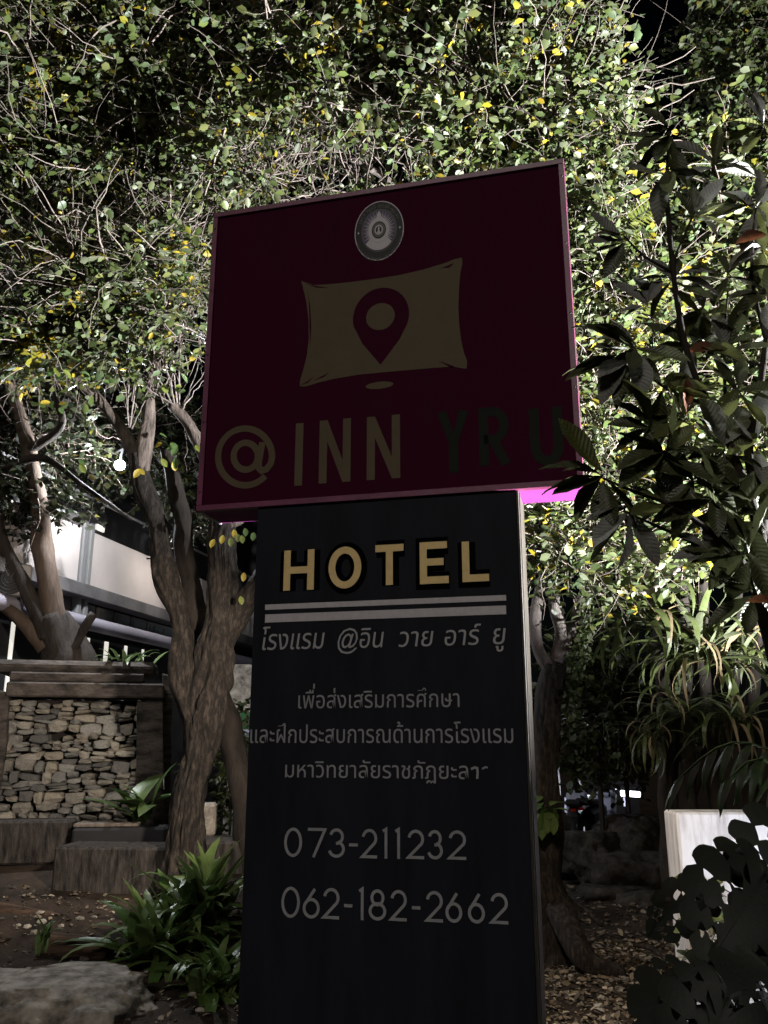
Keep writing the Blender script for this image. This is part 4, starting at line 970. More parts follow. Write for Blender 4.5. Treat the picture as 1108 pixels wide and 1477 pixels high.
# individually visible leaves hanging at the crown's lower edge and under the sign
def leaf_mesh(name, wid, fold, bend, m, seg=6, tipx=1.0):
    V = []; Fc = []
    for i in range(seg + 1):
        t = i / seg; w_ = wid * math.sin(math.pi * min(1, t * .93 + .03)) ** .75 * (0.6 + .6 * t if tipx > 1 else 1)
        if i == seg: w_ = 0.004
        z = -bend * t * t; w_ = max(w_, .012)
        for j, q in enumerate((-1, -.5, 0, .5, 1)):
            V.append((t * (1 - .12 * bend * t), w_ * q, z + abs(q) * fold * w_ + (0.012 if (i % 2 and q) else 0)))
    for i in range(seg):
        for j in range(4): Fc.append((i * 5 + j, i * 5 + j + 1, i * 5 + 6 + j, i * 5 + 5 + j))
    me = mesh_np(name, V, Fc, smooth=True); me.materials.append(m); return me
def put(me, parent, pos, D, Nn, sc, name='leaf'):
    D = Vector(tuple(D)).normalized(); Y = Vector(tuple(Nn)).cross(D)
    if Y.length < 1e-3: Y = Vector((1, 0, 0)).cross(D)
    Y.normalize(); Z = D.cross(Y)
    o = bpy.data.objects.new(name, me); COL.objects.link(o); o.parent = parent
    s = sc if isinstance(sc, (tuple, list)) else (sc, sc, sc)
    m = Matrix(((D.x * s[0], Y.x * s[1], Z.x * s[2], pos[0] - parent.location.x), (D.y * s[0], Y.y * s[1], Z.y * s[2], pos[1] - parent.location.y), (D.z * s[0], Y.z * s[1], Z.z * s[2], pos[2] - parent.location.z), (0, 0, 0, 1)))
    o.matrix_basis = m; return o
def lm(n, c, rough=.4, tr=.2, var=.35, veins=0):
    m = mat(n, c, rough, .45, noise_s=6, var=var, transl=tr, bump=.15, bump_s=25)
    if veins:      # paler midrib and slanting side veins, in the leaf's own coordinates
        t = m.node_tree; N, L = t.nodes, t.links; b = N['Principled BSDF']
        tc = N.new('ShaderNodeTexCoord'); sx = N.new('ShaderNodeSeparateXYZ'); L.new(tc.outputs['Object'], sx.inputs[0])
        def mth(op, a, b_=None):
            n_ = N.new('ShaderNodeMath'); n_.operation = op
            for i, v in enumerate((a, b_)):
                if v is None: continue
                if isinstance(v, (int, float)): n_.inputs[i].default_value = v
                else: L.new(v, n_.inputs[i])
            return n_.outputs[0]
        ay = mth('ABSOLUTE', sx.outputs[1]); ph = mth('MULTIPLY', mth('SUBTRACT', sx.outputs[0], mth('MULTIPLY', ay, 0.8)), veins * 6.283)
        w_ = mth('POWER', mth('ABSOLUTE', mth('COSINE', mth('MULTIPLY', ph, 0.5))), 10.0); mid = mth('LESS_THAN', ay, 0.006)
        v = mth('MAXIMUM', w_, mid)
        src = b.inputs['Base Color'].links[0].from_socket; mx = N.new('ShaderNodeMix'); mx.data_type = 'RGBA'
        L.new(mth('MULTIPLY', v, 0.22), mx.inputs[0]); L.new(src, mx.inputs[6]); mx.inputs[7].default_value = (min(1, c[0] * 2.4 + .01), min(1, c[1] * 2.2 + .01), min(1, c[2] * 2.4), 1)
        L.new(mx.outputs[2], b.inputs['Base Color'])
        bp = N.new('ShaderNodeBump'); bp.inputs['Strength'].default_value = 0.2; bp.inputs['Distance'].default_value = 0.01; bp.invert = True
        L.new(mth('ABSOLUTE', mth('SINE', mth('MULTIPLY', ph, 0.5))), bp.inputs['Height'])
        old = b.inputs['Normal'].links[0].from_socket; L.new(old, bp.inputs['Normal']); L.new(bp.outputs[0], b.inputs['Normal'])
    return m
G1, G2, YL, OR = lm('leaf_green', (.075, .13, .035)), lm('leaf_lime', (.17, .20, .04)), lm('leaf_yellow', (.45, .33, .04)), lm('leaf_orange', (.28, .09, .025))
small = [leaf_mesh('leaf', .30, .3, b, m) for b in (.05, .25) for m in (G1, G1, G2, YL)]
rg = random.Random(9)
def sprig(parent, px, py, Y, n, spread, L, seed=0, kinds=None):
    r2 = random.Random(seed)
    for i in range(n):
        p = at(px + r2.uniform(-spread, spread), py + r2.uniform(-spread * .6, spread * .6), Y + r2.uniform(-.1, .1))
        put(r2.choice(kinds or small), parent, p, (r2.uniform(-.8, .8), r2.uniform(-.6, .3), r2.uniform(-1, .1)), (r2.uniform(-.5, .5), -1, r2.uniform(0, .8)), L * r2.uniform(.8, 1.3))
for i, (px, py, n) in enumerate(((62, 538, 5), (112, 530, 6), (138, 540, 3), (150, 438, 8), (100, 430, 6), (235, 485, 6), (255, 555, 5), (60, 445, 7), (205, 425, 8), (30, 400, 7), (275, 400, 8), (250, 430, 6), (45, 260, 5), (100, 270, 5), (90, 575, 4), (262, 655, 4), (240, 640, 4), (100, 665, 4), (215, 672, 3))):
    sprig(tA, px, py, 6.6, n, 22, .075, i)
for px, py, k, dx in ((309, 778, 7, -.7), (322, 772, 7, -.3), (333, 776, 6, .1), (343, 770, 2, .2), (349, 772, 2, .3), (338, 764, 3, .2), (366, 768, 0, -.1), (354, 762, 0, .2), (352, 826, 7, 0), (347, 860, 2, .5)):
    put(small[k], tA, at(px, py, 6.6), (dx * .5, -.2, -1), (.2, -1, .3), .072)

# broad crown behind and right of the sign: tree with ivy on its trunk
tC = root('forked_tree', at(792, 1388, 7.0), label='slim forked tree with ivy on its trunk right behind the pylon', cat='tree')
BG = M['bark_grey']
limb('trunk', tC, P3((792, 1400, 7.0), (788, 1330, 7.0), (782, 1250, 7.0), (784, 1150, 7.0), (786, 1080, 7.0), (792, 1020, 7.0), (802, 960, 7.0)), [.26, .20, .15, .125, .105, .10, .09], BF, 0.04, 20, .16, 20)
limb('branch', tC, P3((796, 968, 7.0), (776, 935, 7.0), (772, 890, 7.0), (784, 830, 7.0), (795, 760, 6.9), (800, 650, 6.8)), [.05, .045, .045, .04, .035, .03], BG, .04, 12, .14, 21)
limb('branch', tC, P3((803, 955, 7.0), (810, 915, 7.0), (800, 870, 7.0), (799, 800, 6.9), (805, 720, 6.8), (780, 560, 6.7), (700, 380, 6.5), (640, 200, 6.2)), [.06, .05, .045, .042, .04, .04, .035, .025], BG, .04, 12, .12, 22)
limb('branch', tC, P3((806, 950, 7.0), (828, 905, 7.0), (842, 860, 7.0), (862, 830, 7.0), (905, 800, 6.9), (940, 760, 6.8)), [.06, .05, .045, .04, .035, .02], BG, .04, 12, .12, 23)
limb('branch', tC, P3((842, 862, 7.0), (880, 850, 7.0), (930, 856, 6.9), (980, 820, 6.8)), [.035, .03, .025, .015], BG, .04, 10, .12, 24)
limb('branch', tC, P3((780, 560, 6.7), (800, 400, 6.4), (790, 240, 6.2), (860, 100, 6.0)), [.035, .03, .025, .02], BG, .05, 9, .12, 25)
limb('branch', tC, P3((700, 380, 6.5), (560, 260, 6.3), (470, 200, 6.2), (430, 60, 6.0)), [.03, .03, .025, .02], BG, .05, 9, .12, 26)
crown(tC, [blob(400, 230, 6.3, .9, .6, .6, 1.1), blob(450, 60, 6.0, 1.0, .7, .8, 1.3), blob(560, 160, 6.0, .95, .7, .7, 1.4), blob(620, 20, 5.8, 1.0, .7, .7, 1.2), blob(700, 150, 5.9, .9, .7, .7, 1.5), blob(770, 40, 5.8, .75, .6, .6, 1.1),
           blob(800, 170, 5.9, .62, .5, .62, 1.2), blob(835, 110, 6.0, .3, .4, .4, .5), blob(860, 280, 6.1, .5, .5, .6, 1.0), blob(880, 420, 6.3, .5, .5, .55, 1.0), blob(870, 560, 6.5, .45, .45, .5, .9), blob(860, 660, 6.6, .45, .4, .4, .8),
           blob(800, 760, 6.5, .42, .3, .26, .9), blob(860, 790, 6.5, .45, .3, .26, .8), blob(600, 350, 6.8, 1.2, .4, .6, .5)],
      4200, leaf=.072, per=9, yellow=.07, gap=-.12, seed=2.0, bare=1300, barelen=.8, shell=.3, twcol=(.27, .22, .19))
# ivy
rgn = np.random.default_rng(5); n = 420; t = rgn.random(n)
pth = np.array([at(835 - 28 * q, 880 + 150 * q, 6.95) for q in t]) + rgn.normal(size=(n, 3)) * np.array([.035, .05, .05]) + np.array([.06, -.05, 0])
col = GREENS[rgn.integers(0, 6, n)] * .9
V, Fc, C = leaves(pth, rgn.normal(size=(n, 3)) + np.array([.4, -.3, -.6]), rgn.normal(size=(n, 3)) * .5 + np.array([.4, -1, .5]), np.full(n, .045), np.full(n, .035), col)
child('ivy', mesh_np('ivy', V, Fc, C), M['leaf'], tC, kind='stuff')

# right-hand trees: pale multi-stem trunk under the strap-leaved clumps
tD = root('multi_stem_tree', at(1000, 1300, 8.2), label='pale multi stemmed tree behind the white wall carrying strap leaved clumps', cat='tree')
for i, (a, b, c, r0) in enumerate((((966, 1300), (960, 1120), (955, 980), .07), ((1000, 1300), (988, 1140), (985, 960), .095), ((1045, 1300), (1034, 1150), (1014, 980), .08), ((985, 1180), (1014, 1100), (1060, 980), .05), ((1090, 1300), (1080, 1120), (1090, 950), .07))):
    limb('stem', tD, P3((*a, 8.2), (*b, 8.1), (*c, 8.0), (c[0] + 10 * (i - 2), c[1] - 250, 7.8), (c[0] + 30 * (i - 2), c[1] - 600, 7.4)), [r0, r0 * .9, r0 * .8, r0 * .45, r0 * .25], M['bark_dark'], .06, 16, .16, 30 + i)
crown(tD, [blob(960, 300, 6.8, .45, .5, .4, .7), blob(1040, 240, 6.8, .6, .5, .45, .8), blob(1010, 420, 6.9, .7, .5, .6, 1.2), blob(960, 580, 6.9, .6, .5, .6, 1.2), blob(1070, 560, 6.9, .6, .5, .6, 1.2), blob(1000, 720, 6.9, .65, .5, .5, 1.2), blob(1090, 740, 6.9, .5, .5, .5, .8),
           blob(920, 800, 6.8, .5, .4, .3, .6), blob(1100, 330, 6.8, .5, .5, .6, .8), blob(1130, 480, 6.8, .5, .5, .7, .8)], 1900, leaf=.085, per=9, yellow=.05, gap=-.15, seed=3.0, bare=200, barelen=.8, shell=.3)
tE = root('tall_tree', (at(1090, 100, 8.5)[0], 8.6, 0), label='tall dark tree whose crown fills the top right corner', cat='tree')
limb('trunk', tE, [(tE.location.x + .3, 8.6, 0), (tE.location.x + .2, 8.6, 3), (tE.location.x, 8.4, 6), (tE.location.x - .1, 8.2, 9)], [.2, .16, .12, .06], M['bark_dark'], .1, 12, .12, 40)
crown(tE, [blob(1070, 50, 8.0, .55, .6, .8, 1.2), blob(1110, 170, 8.0, .6, .6, .7, 1)], 480, leaf=.08, yellow=.02, gap=-.25, seed=4.0, bare=20, shell=.3, dark=.8)
# tree growing from the planter on the stone wall
tB = root('planter_tree', at(95, 968, 8.9), label='bare limbed tree rising from the planter on the stone wall', cat='tree')
BT, BD = M['bark_tan'], M['bark_dark']
limb('trunk', tB, P3((97, 985, 8.9), (96, 950, 8.9), (86, 915, 8.9), (78, 890, 8.9)), [.30, .26, .20, .15], BD, .05, 18, .14, 50)
limb('branch', tB, P3((84, 915, 8.88), (74, 865, 8.85), (66, 820, 8.8), (60, 780, 8.8), (58, 740, 8.7), (40, 640, 8.5), (10, 540, 8.3)), [.13, .115, .10, .105, .09, .07, .05], BT, .05, 16, .10, 51)
limb('branch', tB, P3((70, 920, 8.86), (50, 880, 8.8), (36, 845, 8.75), (18, 815, 8.7), (4, 780, 8.6), (-10, 720, 8.5), (-30, 640, 8.4)), [.11, .09, .075, .065, .06, .06, .05], BD, .05, 14, .12, 52)
limb('branch', tB, P3((66, 935, 8.86), (38, 902, 8.8), (10, 878, 8.75), (-40, 850, 8.7)), [.09, .07, .06, .05], BT, .05, 12, .1, 53)
limb('branch', tB, P3((92, 958, 8.8), (112, 925, 8.75), (124, 902, 8.7), (136, 885, 8.7)), [.05, .042, .045, .042], BD, .04, 12, .12, 54)
limb('branch', tB, P3((0, 680, 8.4), (60, 660, 8.4), (120, 700, 8.4), (190, 750, 8.6)), [.045, .035, .025, .01], BD, .05, 10, .12, 55)
limb('branch', tB, P3((40, 650, 8.5), (90, 610, 8.4), (60, 540, 8.3)), [.05, .04, .03], BD, .05, 10, .12, 56)
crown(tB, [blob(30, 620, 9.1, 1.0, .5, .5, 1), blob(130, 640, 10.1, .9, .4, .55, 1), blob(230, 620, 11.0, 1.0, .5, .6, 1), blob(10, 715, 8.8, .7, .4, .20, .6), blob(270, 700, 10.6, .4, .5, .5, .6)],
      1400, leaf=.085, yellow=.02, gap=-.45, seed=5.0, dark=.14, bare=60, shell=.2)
# dim shrubs behind
for k, (bl, lab, n, sd) in enumerate((
    ([blob(860, 1040, 10.5, .7, .5, .45, 1), blob(930, 1010, 10.5, .6, .5, .6, 1), blob(840, 960, 10.6, .5, .5, .6, 1)], 'dark leafy shrub between the forked tree and the strap leaved clump', 420, 6.0),
    ([blob(900, 1075, 10.8, .5, .4, .18, 1), blob(850, 1090, 10.8, .3, .4, .14, .5)], 'low dark shrub just above the tube lamp', 110, 7.0),
    ([blob(345, 1110, 10.2, .25, .4, .6, 1)], 'dark shrub between the big trunk and the pylon', 110, 8.0))):
    s_ = root('shrub', (bl[0][0][0], bl[0][0][1], 0), label=lab, cat='shrub')
    tube('stem', [(bl[0][0][0], bl[0][0][1], 0), tuple(bl[0][0])], .03, BD, s_, 6)
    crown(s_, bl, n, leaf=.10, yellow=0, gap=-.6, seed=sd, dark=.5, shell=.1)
s_ = root('shrub', at(1040, 1360, 4.98), label='small bright green shrub at the foot of the white wall', cat='shrub')
tube('stem', [at(1040, 1400, 4.98), at(1040, 1330, 4.98)], .01, BD, s_, 6)
crown(s_, [blob(1030, 1340, 4.95, .12, .08, .20, 1), blob(1060, 1290, 4.95, .10, .08, .12, .4), blob(1030, 1285, 4.98, .06, .05, .08, .3)], 34, leaf=.07, per=7, yellow=.05, gap=-2, seed=9.0, twlen=.2, shell=.2)

# ------------------------------------------------------------------ strap-leaved plants
def strap_mesh(wid, bend, m, seg=8, tip=.25, pos=1.0):
    V = []; Fc = []; x = z = 0; a = 0
    for i in range(seg + 1):
        t = i / seg; w_ = wid * (min(1, .45 + t * 2.2)) * (1 if t < 1 - tip * 2 else max(.03, ((1 - t) / (tip * 2)) ** .6))
        V += [(x - math.sin(a) * 0, -w_, z + .25 * w_), (x, 0, z), (x, w_, z + .25 * w_)]
        a -= bend / seg * (0.35 + 1.3 * t) * pos; x += math.cos(a) / seg; z += math.sin(a) / seg
    for i in range(seg):
        for j in range(2): Fc.append((i * 3 + j, i * 3 + j + 1, i * 3 + 4 + j, i * 3 + 3 + j))
    me = mesh_np('leaf', V, Fc, smooth=True); me.materials.append(m); return me
L1, L2, L3 = lm('lily_leaf', (.085, .15, .038), .32, .2), lm('lily_leaf_pale', (.13, .19, .06), .32, .2), lm('dry_leaf', (.26, .19, .10), .7, .2)
LILY = [strap_mesh(w_, b, m) for (w_, b, m) in ((.085, .7, L1), (.095, 1.3, L1), (.085, 1.9, L2), (.09, 1.0, L2), (.085, 2.3, L1), (.08, .4, L2))]
def clumpplant(name, c, n, meshes, L0, L1_, label, cat, seed, el=(15, 80), spread=.12, az=(0, 360), grp=None, flat_=1.0, dry=None, pd=0.0):
    p = root(name, c, label=label, cat=cat, group=grp); r2 = random.Random(seed)
    for i in range(n):
        a = R(r2.uniform(*az)); e = R(r2.uniform(*el)); b = np.array(c) + np.array([r2.uniform(-spread, spread), r2.uniform(-spread, spread) * flat_, r2.uniform(-.03, .06)])
        D = (math.cos(a) * math.cos(e), math.sin(a) * math.cos(e), math.sin(e)); l = r2.uniform(L0, L1_)
        me = r2.choice(dry) if (dry and r2.random() < pd) else r2.choice(meshes)
        up = Vector((r2.uniform(-.15, .15), r2.uniform(-.15, .15), 1))
        if e > 1.3: up = Vector((-math.cos(a), -math.sin(a), .3))
        put(me, p, b, D, up, (l, l * r2.uniform(.8, 1.25), l))
    return p
G_L = 'spider lily clumps beside the pylon'
clumpplant('spider_lily', at(284, 1345, 6.45), 95, LILY, .40, .70, 'spider lily clump at the foot of the big furrowed trunk', 'plant', 1, (20, 88), .13, grp=G_L)
clumpplant('spider_lily', at(225, 1390, 6.1), 90, LILY, .34, .60, 'lowest leftmost spider lily clump, leaves reaching over the soil by the boulder', 'plant', 2, (8, 75), .14, grp=G_L)
clumpplant('spider_lily', at(310, 1440, 5.7), 75, LILY, .28, .50, 'spider lily clump against the pylon at the bottom', 'plant', 3, (10, 80), .14, grp=G_L)
WL_ = [leaf_mesh('leaf', .17, .3, .5, L1), leaf_mesh('leaf', .2, .2, .9, L2)]
clumpplant('broad_leaf_plant', at(205, 1178, 8.05), 16, WL_ + LILY[:2], .30, .55, 'broad leaved plant in front of the stone wall post', 'plant', 4, (15, 85), .08)
clumpplant('broad_leaf_plant', at(60, 1375, 5.75), 7, LILY, .14, .26, 'tiny sprout standing between the log and the boulder', 'plant', 5, (40, 90), .03)
clumpplant('low_plant', at(660, 955, 8.6)*0 + at(185, 958, 8.75), 22, LILY, .15, .32, 'tufts of fern like leaves on the planter above the stone wall', 'plant', 6, (0, 70), .22)
clumpplant('climbing_plant', at(778, 1170, 6.6), 24, [leaf_mesh('leaf', .3, .2, .4, L1), leaf_mesh('leaf', .3, .2, .4, L2)], .12, .2, 'heart leaved climber on the trunk right beside the pylon edge', 'plant', 7, (-60, 40), .10)
for i, o in enumerate(0 for _ in range(0)): pass
E1, E2 = lm('strap_leaf', (.11, .135, .045), .4, .3), lm('strap_leaf_grey', (.135, .15, .085), .45, .3)
BR = [strap_mesh(w_, b, m, 10, .3) for (w_, b, m) in ((.052, 1.2, E1), (.046, 1.9, E2), (.044, 2.5, E1), (.050, .7, E2), (.040, 2.9, E1), (.046, 2.2, E1))]
DRY = [strap_mesh(.03, b, L3, 10, .3) for b in (2.4, 3.0)]
G_B = 'strap leaved clumps growing on the pale tree'
clumpplant('strap_leaf_clump', at(930, 905, 7.0), 60, BR, .5, .95, 'upper left strap leaved clump, its long leaves reaching towards the forked tree', 'plant', 11, (5, 88), .12, grp=G_B, dry=DRY, pd=.08)
clumpplant('strap_leaf_clump', at(1015, 950, 6.9), 74, BR, .45, .85, 'fullest strap leaved clump above the white wall, with drooping dry leaves', 'plant', 12, (0, 85), .15, grp=G_B, dry=DRY, pd=.16)
clumpplant('strap_leaf_clump', at(1085, 960, 7.0), 50, BR, .35, .7, 'strap leaved clump cut by the right edge, above the white wall', 'plant', 13, (0, 85), .15, grp=G_B, dry=DRY, pd=.1)
clumpplant('strap_leaf_clump', at(935, 1062, 7.3), 26, BR, .28, .5, 'small hanging strap leaved clump left of the pale stems', 'plant', 14, (-30, 60), .05, grp=G_B, dry=DRY, pd=.25)
clumpplant('strap_leaf_clump', at(985, 1030, 7.3), 44, BR, .35, .7, 'dim strap leaved clump low on the pale stems, just above the white wall corner', 'plant', 15, (-20, 70), .10, grp=G_B, dry=DRY, pd=.2)
clumpplant('strap_leaf_clump', at(1065, 1040, 7.2), 40, BR, .35, .7, 'dim strap leaved clump low at the right, above the middle of the white wall', 'plant', 16, (-20, 70), .10, grp=G_B, dry=DRY, pd=.2)
# ferns in the hedge right of the sign
def fern(px, py, Y, dx, dz, L, label):
    p = root('fern', at(px, py, Y), label=label, cat='fern'); c = np.array(at(px, py, Y)); pts = []
    for i in range(15):
        t = i / 14; pts.append(c + np.array([dx * L * t, -.1 * t, dz * L * t - .18 * L * t * t]))
    tube('stalk', pts, .003, G1 if False else M['twig'], p, 4)
    for i in range(2, 15):
        for s in (-1, 1):
            l = .10 * math.sin(math.pi * (i / 16) ** .8) + .02
            put(FL, p, pts[i], (dx * .45 - dz * s * .9, -.1, dz * .45 + dx * s * .9), (0, -1, .3), (l, l, l), 'leaflet')
FL = leaf_mesh('leaflet', .10, .1, .15, G2)
fern(905, 470, 5.9, .62, .78, .5, 'arching yellow green fern frond right of the sign edge')
fern(895, 330, 5.8, .75, .55, .45, 'fern frond in the lit hedge above and right of the sign corner')
fern(905, 300, 5.9, -.1, -.9, .4, 'small fern frond hanging behind the dark sapling stem')

# ------------------------------------------------------------------ dark sapling in the foreground, right
sa = root('broadleaf_sapling', (1.75, 2.75, 0), label='dark foreground sapling with long ribbed leaves overlapping the right edge of the sign', cat='sapling')
SB = M['bark_dark']
limb('trunk', sa, [np.array((1.55, 2.75, 0)), at(1165, 1150, 2.75), at(1120, 950, 2.72), at(1092, 830, 2.7), at(1098, 740, 2.68), at(1080, 650, 2.66), at(1096, 560, 2.66), at(1108, 470, 2.66)], [.04, .034, .028, .024, .02, .014, .012, .010], SB, .03, 10, .08, 60)
def br(pts, r, sd): limb('branch', sa, [at(*p) for p in pts], r, SB, .03, 8, .08, sd)
br([(1098, 770, 2.68), (1075, 700, 2.66), (1052, 640, 2.64), (1022, 585, 2.62), (995, 520, 2.6), (980, 455, 2.6), (970, 380, 2.6), (962, 270, 2.6), (966, 190, 2.6)], [.018, .015, .012, .011, .010, .010, .009, .007, .004], 61)
br([(1098, 850, 2.7), (1060, 800, 2.66), (1010, 755, 2.62), (960, 725, 2.6), (905, 705, 2.6), (870, 690, 2.6)], [.016, .011, .009, .007, .005, .003], 62)
br([(1075, 850, 2.7), (1010, 790, 2.68), (950, 760, 2.65), (900, 738, 2.6)], [.008, .006, .005, .003], 63)
br([(1060, 690, 2.66), (1048, 600, 2.66), (1045, 500, 2.66), (1050, 420, 2.66)], [.008, .006, .005, .003], 64)
br([(1022, 585, 2.62), (960, 560, 2.6), (930, 530, 2.6), (915, 500, 2.6)], [.006, .005, .004, .003], 65)
br([(970, 380, 2.6), (1000, 310, 2.62), (1030, 240, 2.62)], [.006, .004, .003], 66)
br([(975, 395, 2.6), (930, 370, 2.6), (900, 340, 2.6)], [.005, .004, .003], 67)
br([(1108, 500, 2.66), (1085, 400, 2.66), (1090, 300, 2.66)], [.009, .006, .004], 68)
br([(1108, 530, 2.66), (1040, 510, 2.66), (1000, 500, 2.66)], [.006, .004, .003], 69)
S1, S2, S3, S4 = lm('sapling_leaf', (.058, .066, .028), .38, .06, veins=13), lm('sapling_leaf_grey', (.19, .19, .165), .45, .05, veins=13), lm('sapling_leaf_olive', (.095, .105, .032), .4, .12, veins=13), lm('sapling_leaf_brown', (.13, .045, .018), .5, .15, veins=13)
def big_leaf(bend, m, wid=.19):
    V = []; Fc = []; seg = 10
    for i in range(seg + 1):
        t = i / seg; w_ = wid * (math.sin(math.pi * t ** 1.25)) ** .8 if 0 < t < 1 else .006
        if t < .12: w_ = min(w_, .012 + t * .5)
        z = -bend * t ** 2; rib = .010 if i % 2 else -.004
        for q in (-1, -.5, 0, .5, 1): V.append((t * (1 - .15 * bend), w_ * q, z + abs(q) * w_ * .35 + rib * abs(q) + .01 * math.sin(9 * t + 3 * q)))
    for i in range(seg):
        for j in range(4): Fc.append((i * 5 + j, i * 5 + j + 1, i * 5 + 6 + j, i * 5 + 5 + j))
    me = mesh_np('leaf', V, Fc, smooth=True); me.materials.append(m); return me
SLF = {m: [big_leaf(b, mm, w_) for b, w_ in ((.05, .18), (.22, .2), (.42, .17), (-.12, .19))] for m, mm in (('d', S1), ('g', S2), ('o', S3), ('b', S4))}
rs = random.Random(21)
def rosette(px, py, Y, n, L, kinds='dddgo', a0=0, a1=360, depth=.5):
    c = at(px, py, Y)
    n = n + 3
    for i in range(n):
        a = R(a0 + (a1 - a0) * (i + rs.uniform(.1, .9)) / n); D = (math.cos(a), rs.uniform(-depth, depth * .7), math.sin(a) * .8 + .05)
        l = L * rs.uniform(.7, 1.2); put(rs.choice(SLF[rs.choice(kinds)]), sa, c + np.array([0, 0, rs.uniform(-.02, .02)]), D, (rs.uniform(-.6, .6), -rs.uniform(.2, 1.6), 1.0), (l, l * rs.uniform(.85, 1.15), l))
for args in ((966, 190, 2.6, 5, .17, 'dgod', 120, 290), (962, 250, 2.6, 4, .16, 'gd', 160, 380), (1030, 240, 2.62, 4, .16, 'ggo', -30, 220), (1000, 310, 2.62, 4, .15, 'gdo', -60, 120), (900, 345, 2.6, 3, .13, 'gd', 120, 260),
             (970, 400, 2.6, 5, .16, 'gd', 0, 360), (1050, 400, 2.66, 5, .16, 'gdd', 0, 360), (1090, 300, 2.66, 5, .18, 'gdo', 20, 300), (915, 498, 2.6, 7, .20, 'dddg', 100, 330), (905, 520, 2.6, 4, .18, 'dg', 150, 260), (955, 560, 2.6, 5, .17, 'do', 0, 360),
             (1000, 500, 2.66, 6, .17, 'gdo', 0, 360), (1050, 500, 2.66, 5, .16, 'gdogddb', 0, 360), (985, 600, 2.6, 4, .16, 'do', 40, 250), (960, 655, 2.6, 7, .19, 'ddo', 0, 360), (1000, 690, 2.6, 6, .19, 'dd', 0, 360), (870, 690, 2.6, 7, .18, 'dddo', 110, 330),
             (905, 738, 2.6, 5, .17, 'dg', 120, 300), (1045, 650, 2.62, 6, .17, 'dgo', 0, 360), (1090, 640, 2.66, 5, .17, 'dg', 0, 360), (1060, 740, 2.66, 6, .17, 'dd', 0, 360), (1100, 760, 2.66, 5, .18, 'dd', 60, 300), (1085, 850, 2.66, 4, .16, 'bdddd', 100, 260),
             (1020, 790, 2.66, 4, .14, 'dg', 0, 360), (1108, 430, 2.66, 5, .17, 'gd', 60, 300), (935, 440, 2.6, 3, .14, 'gd', 60, 200), (960, 725, 2.6, 3, .13, 'do', 60, 260), (1100, 180, 2.7, 5, .16, 'gdo', 60, 300), (1065, 560, 2.62, 5, .16, 'do', 0, 360), (1030, 720, 2.6, 5, .17, 'dd', 0, 360), (940, 620, 2.58, 4, .17, 'do', 60, 300), (1015, 450, 2.64, 4, .15, 'go', 0, 360), (1100, 360, 2.7, 5, .17, 'gdo', 60, 300), (1080, 800, 2.6, 5, .17, 'dd', 60, 300)):
    rosette(*args)
put(SLF['b'][0], sa, at(990, 595, 2.55), (.12, -.1, 1), (.3, -1, .2), .115); put(SLF['b'][1], sa, at(1060, 352, 2.55), (1, -.1, .5), (.3, -1, .5), .13)
put(SLF['o'][3], sa, at(950, 168, 2.55), (-.3, -.3, .9), (1, -1, .2), .10); put(SLF['b'][1], sa, at(1075, 868, 2.5), (1, -.1, .15), (0, -1, .8), .10)

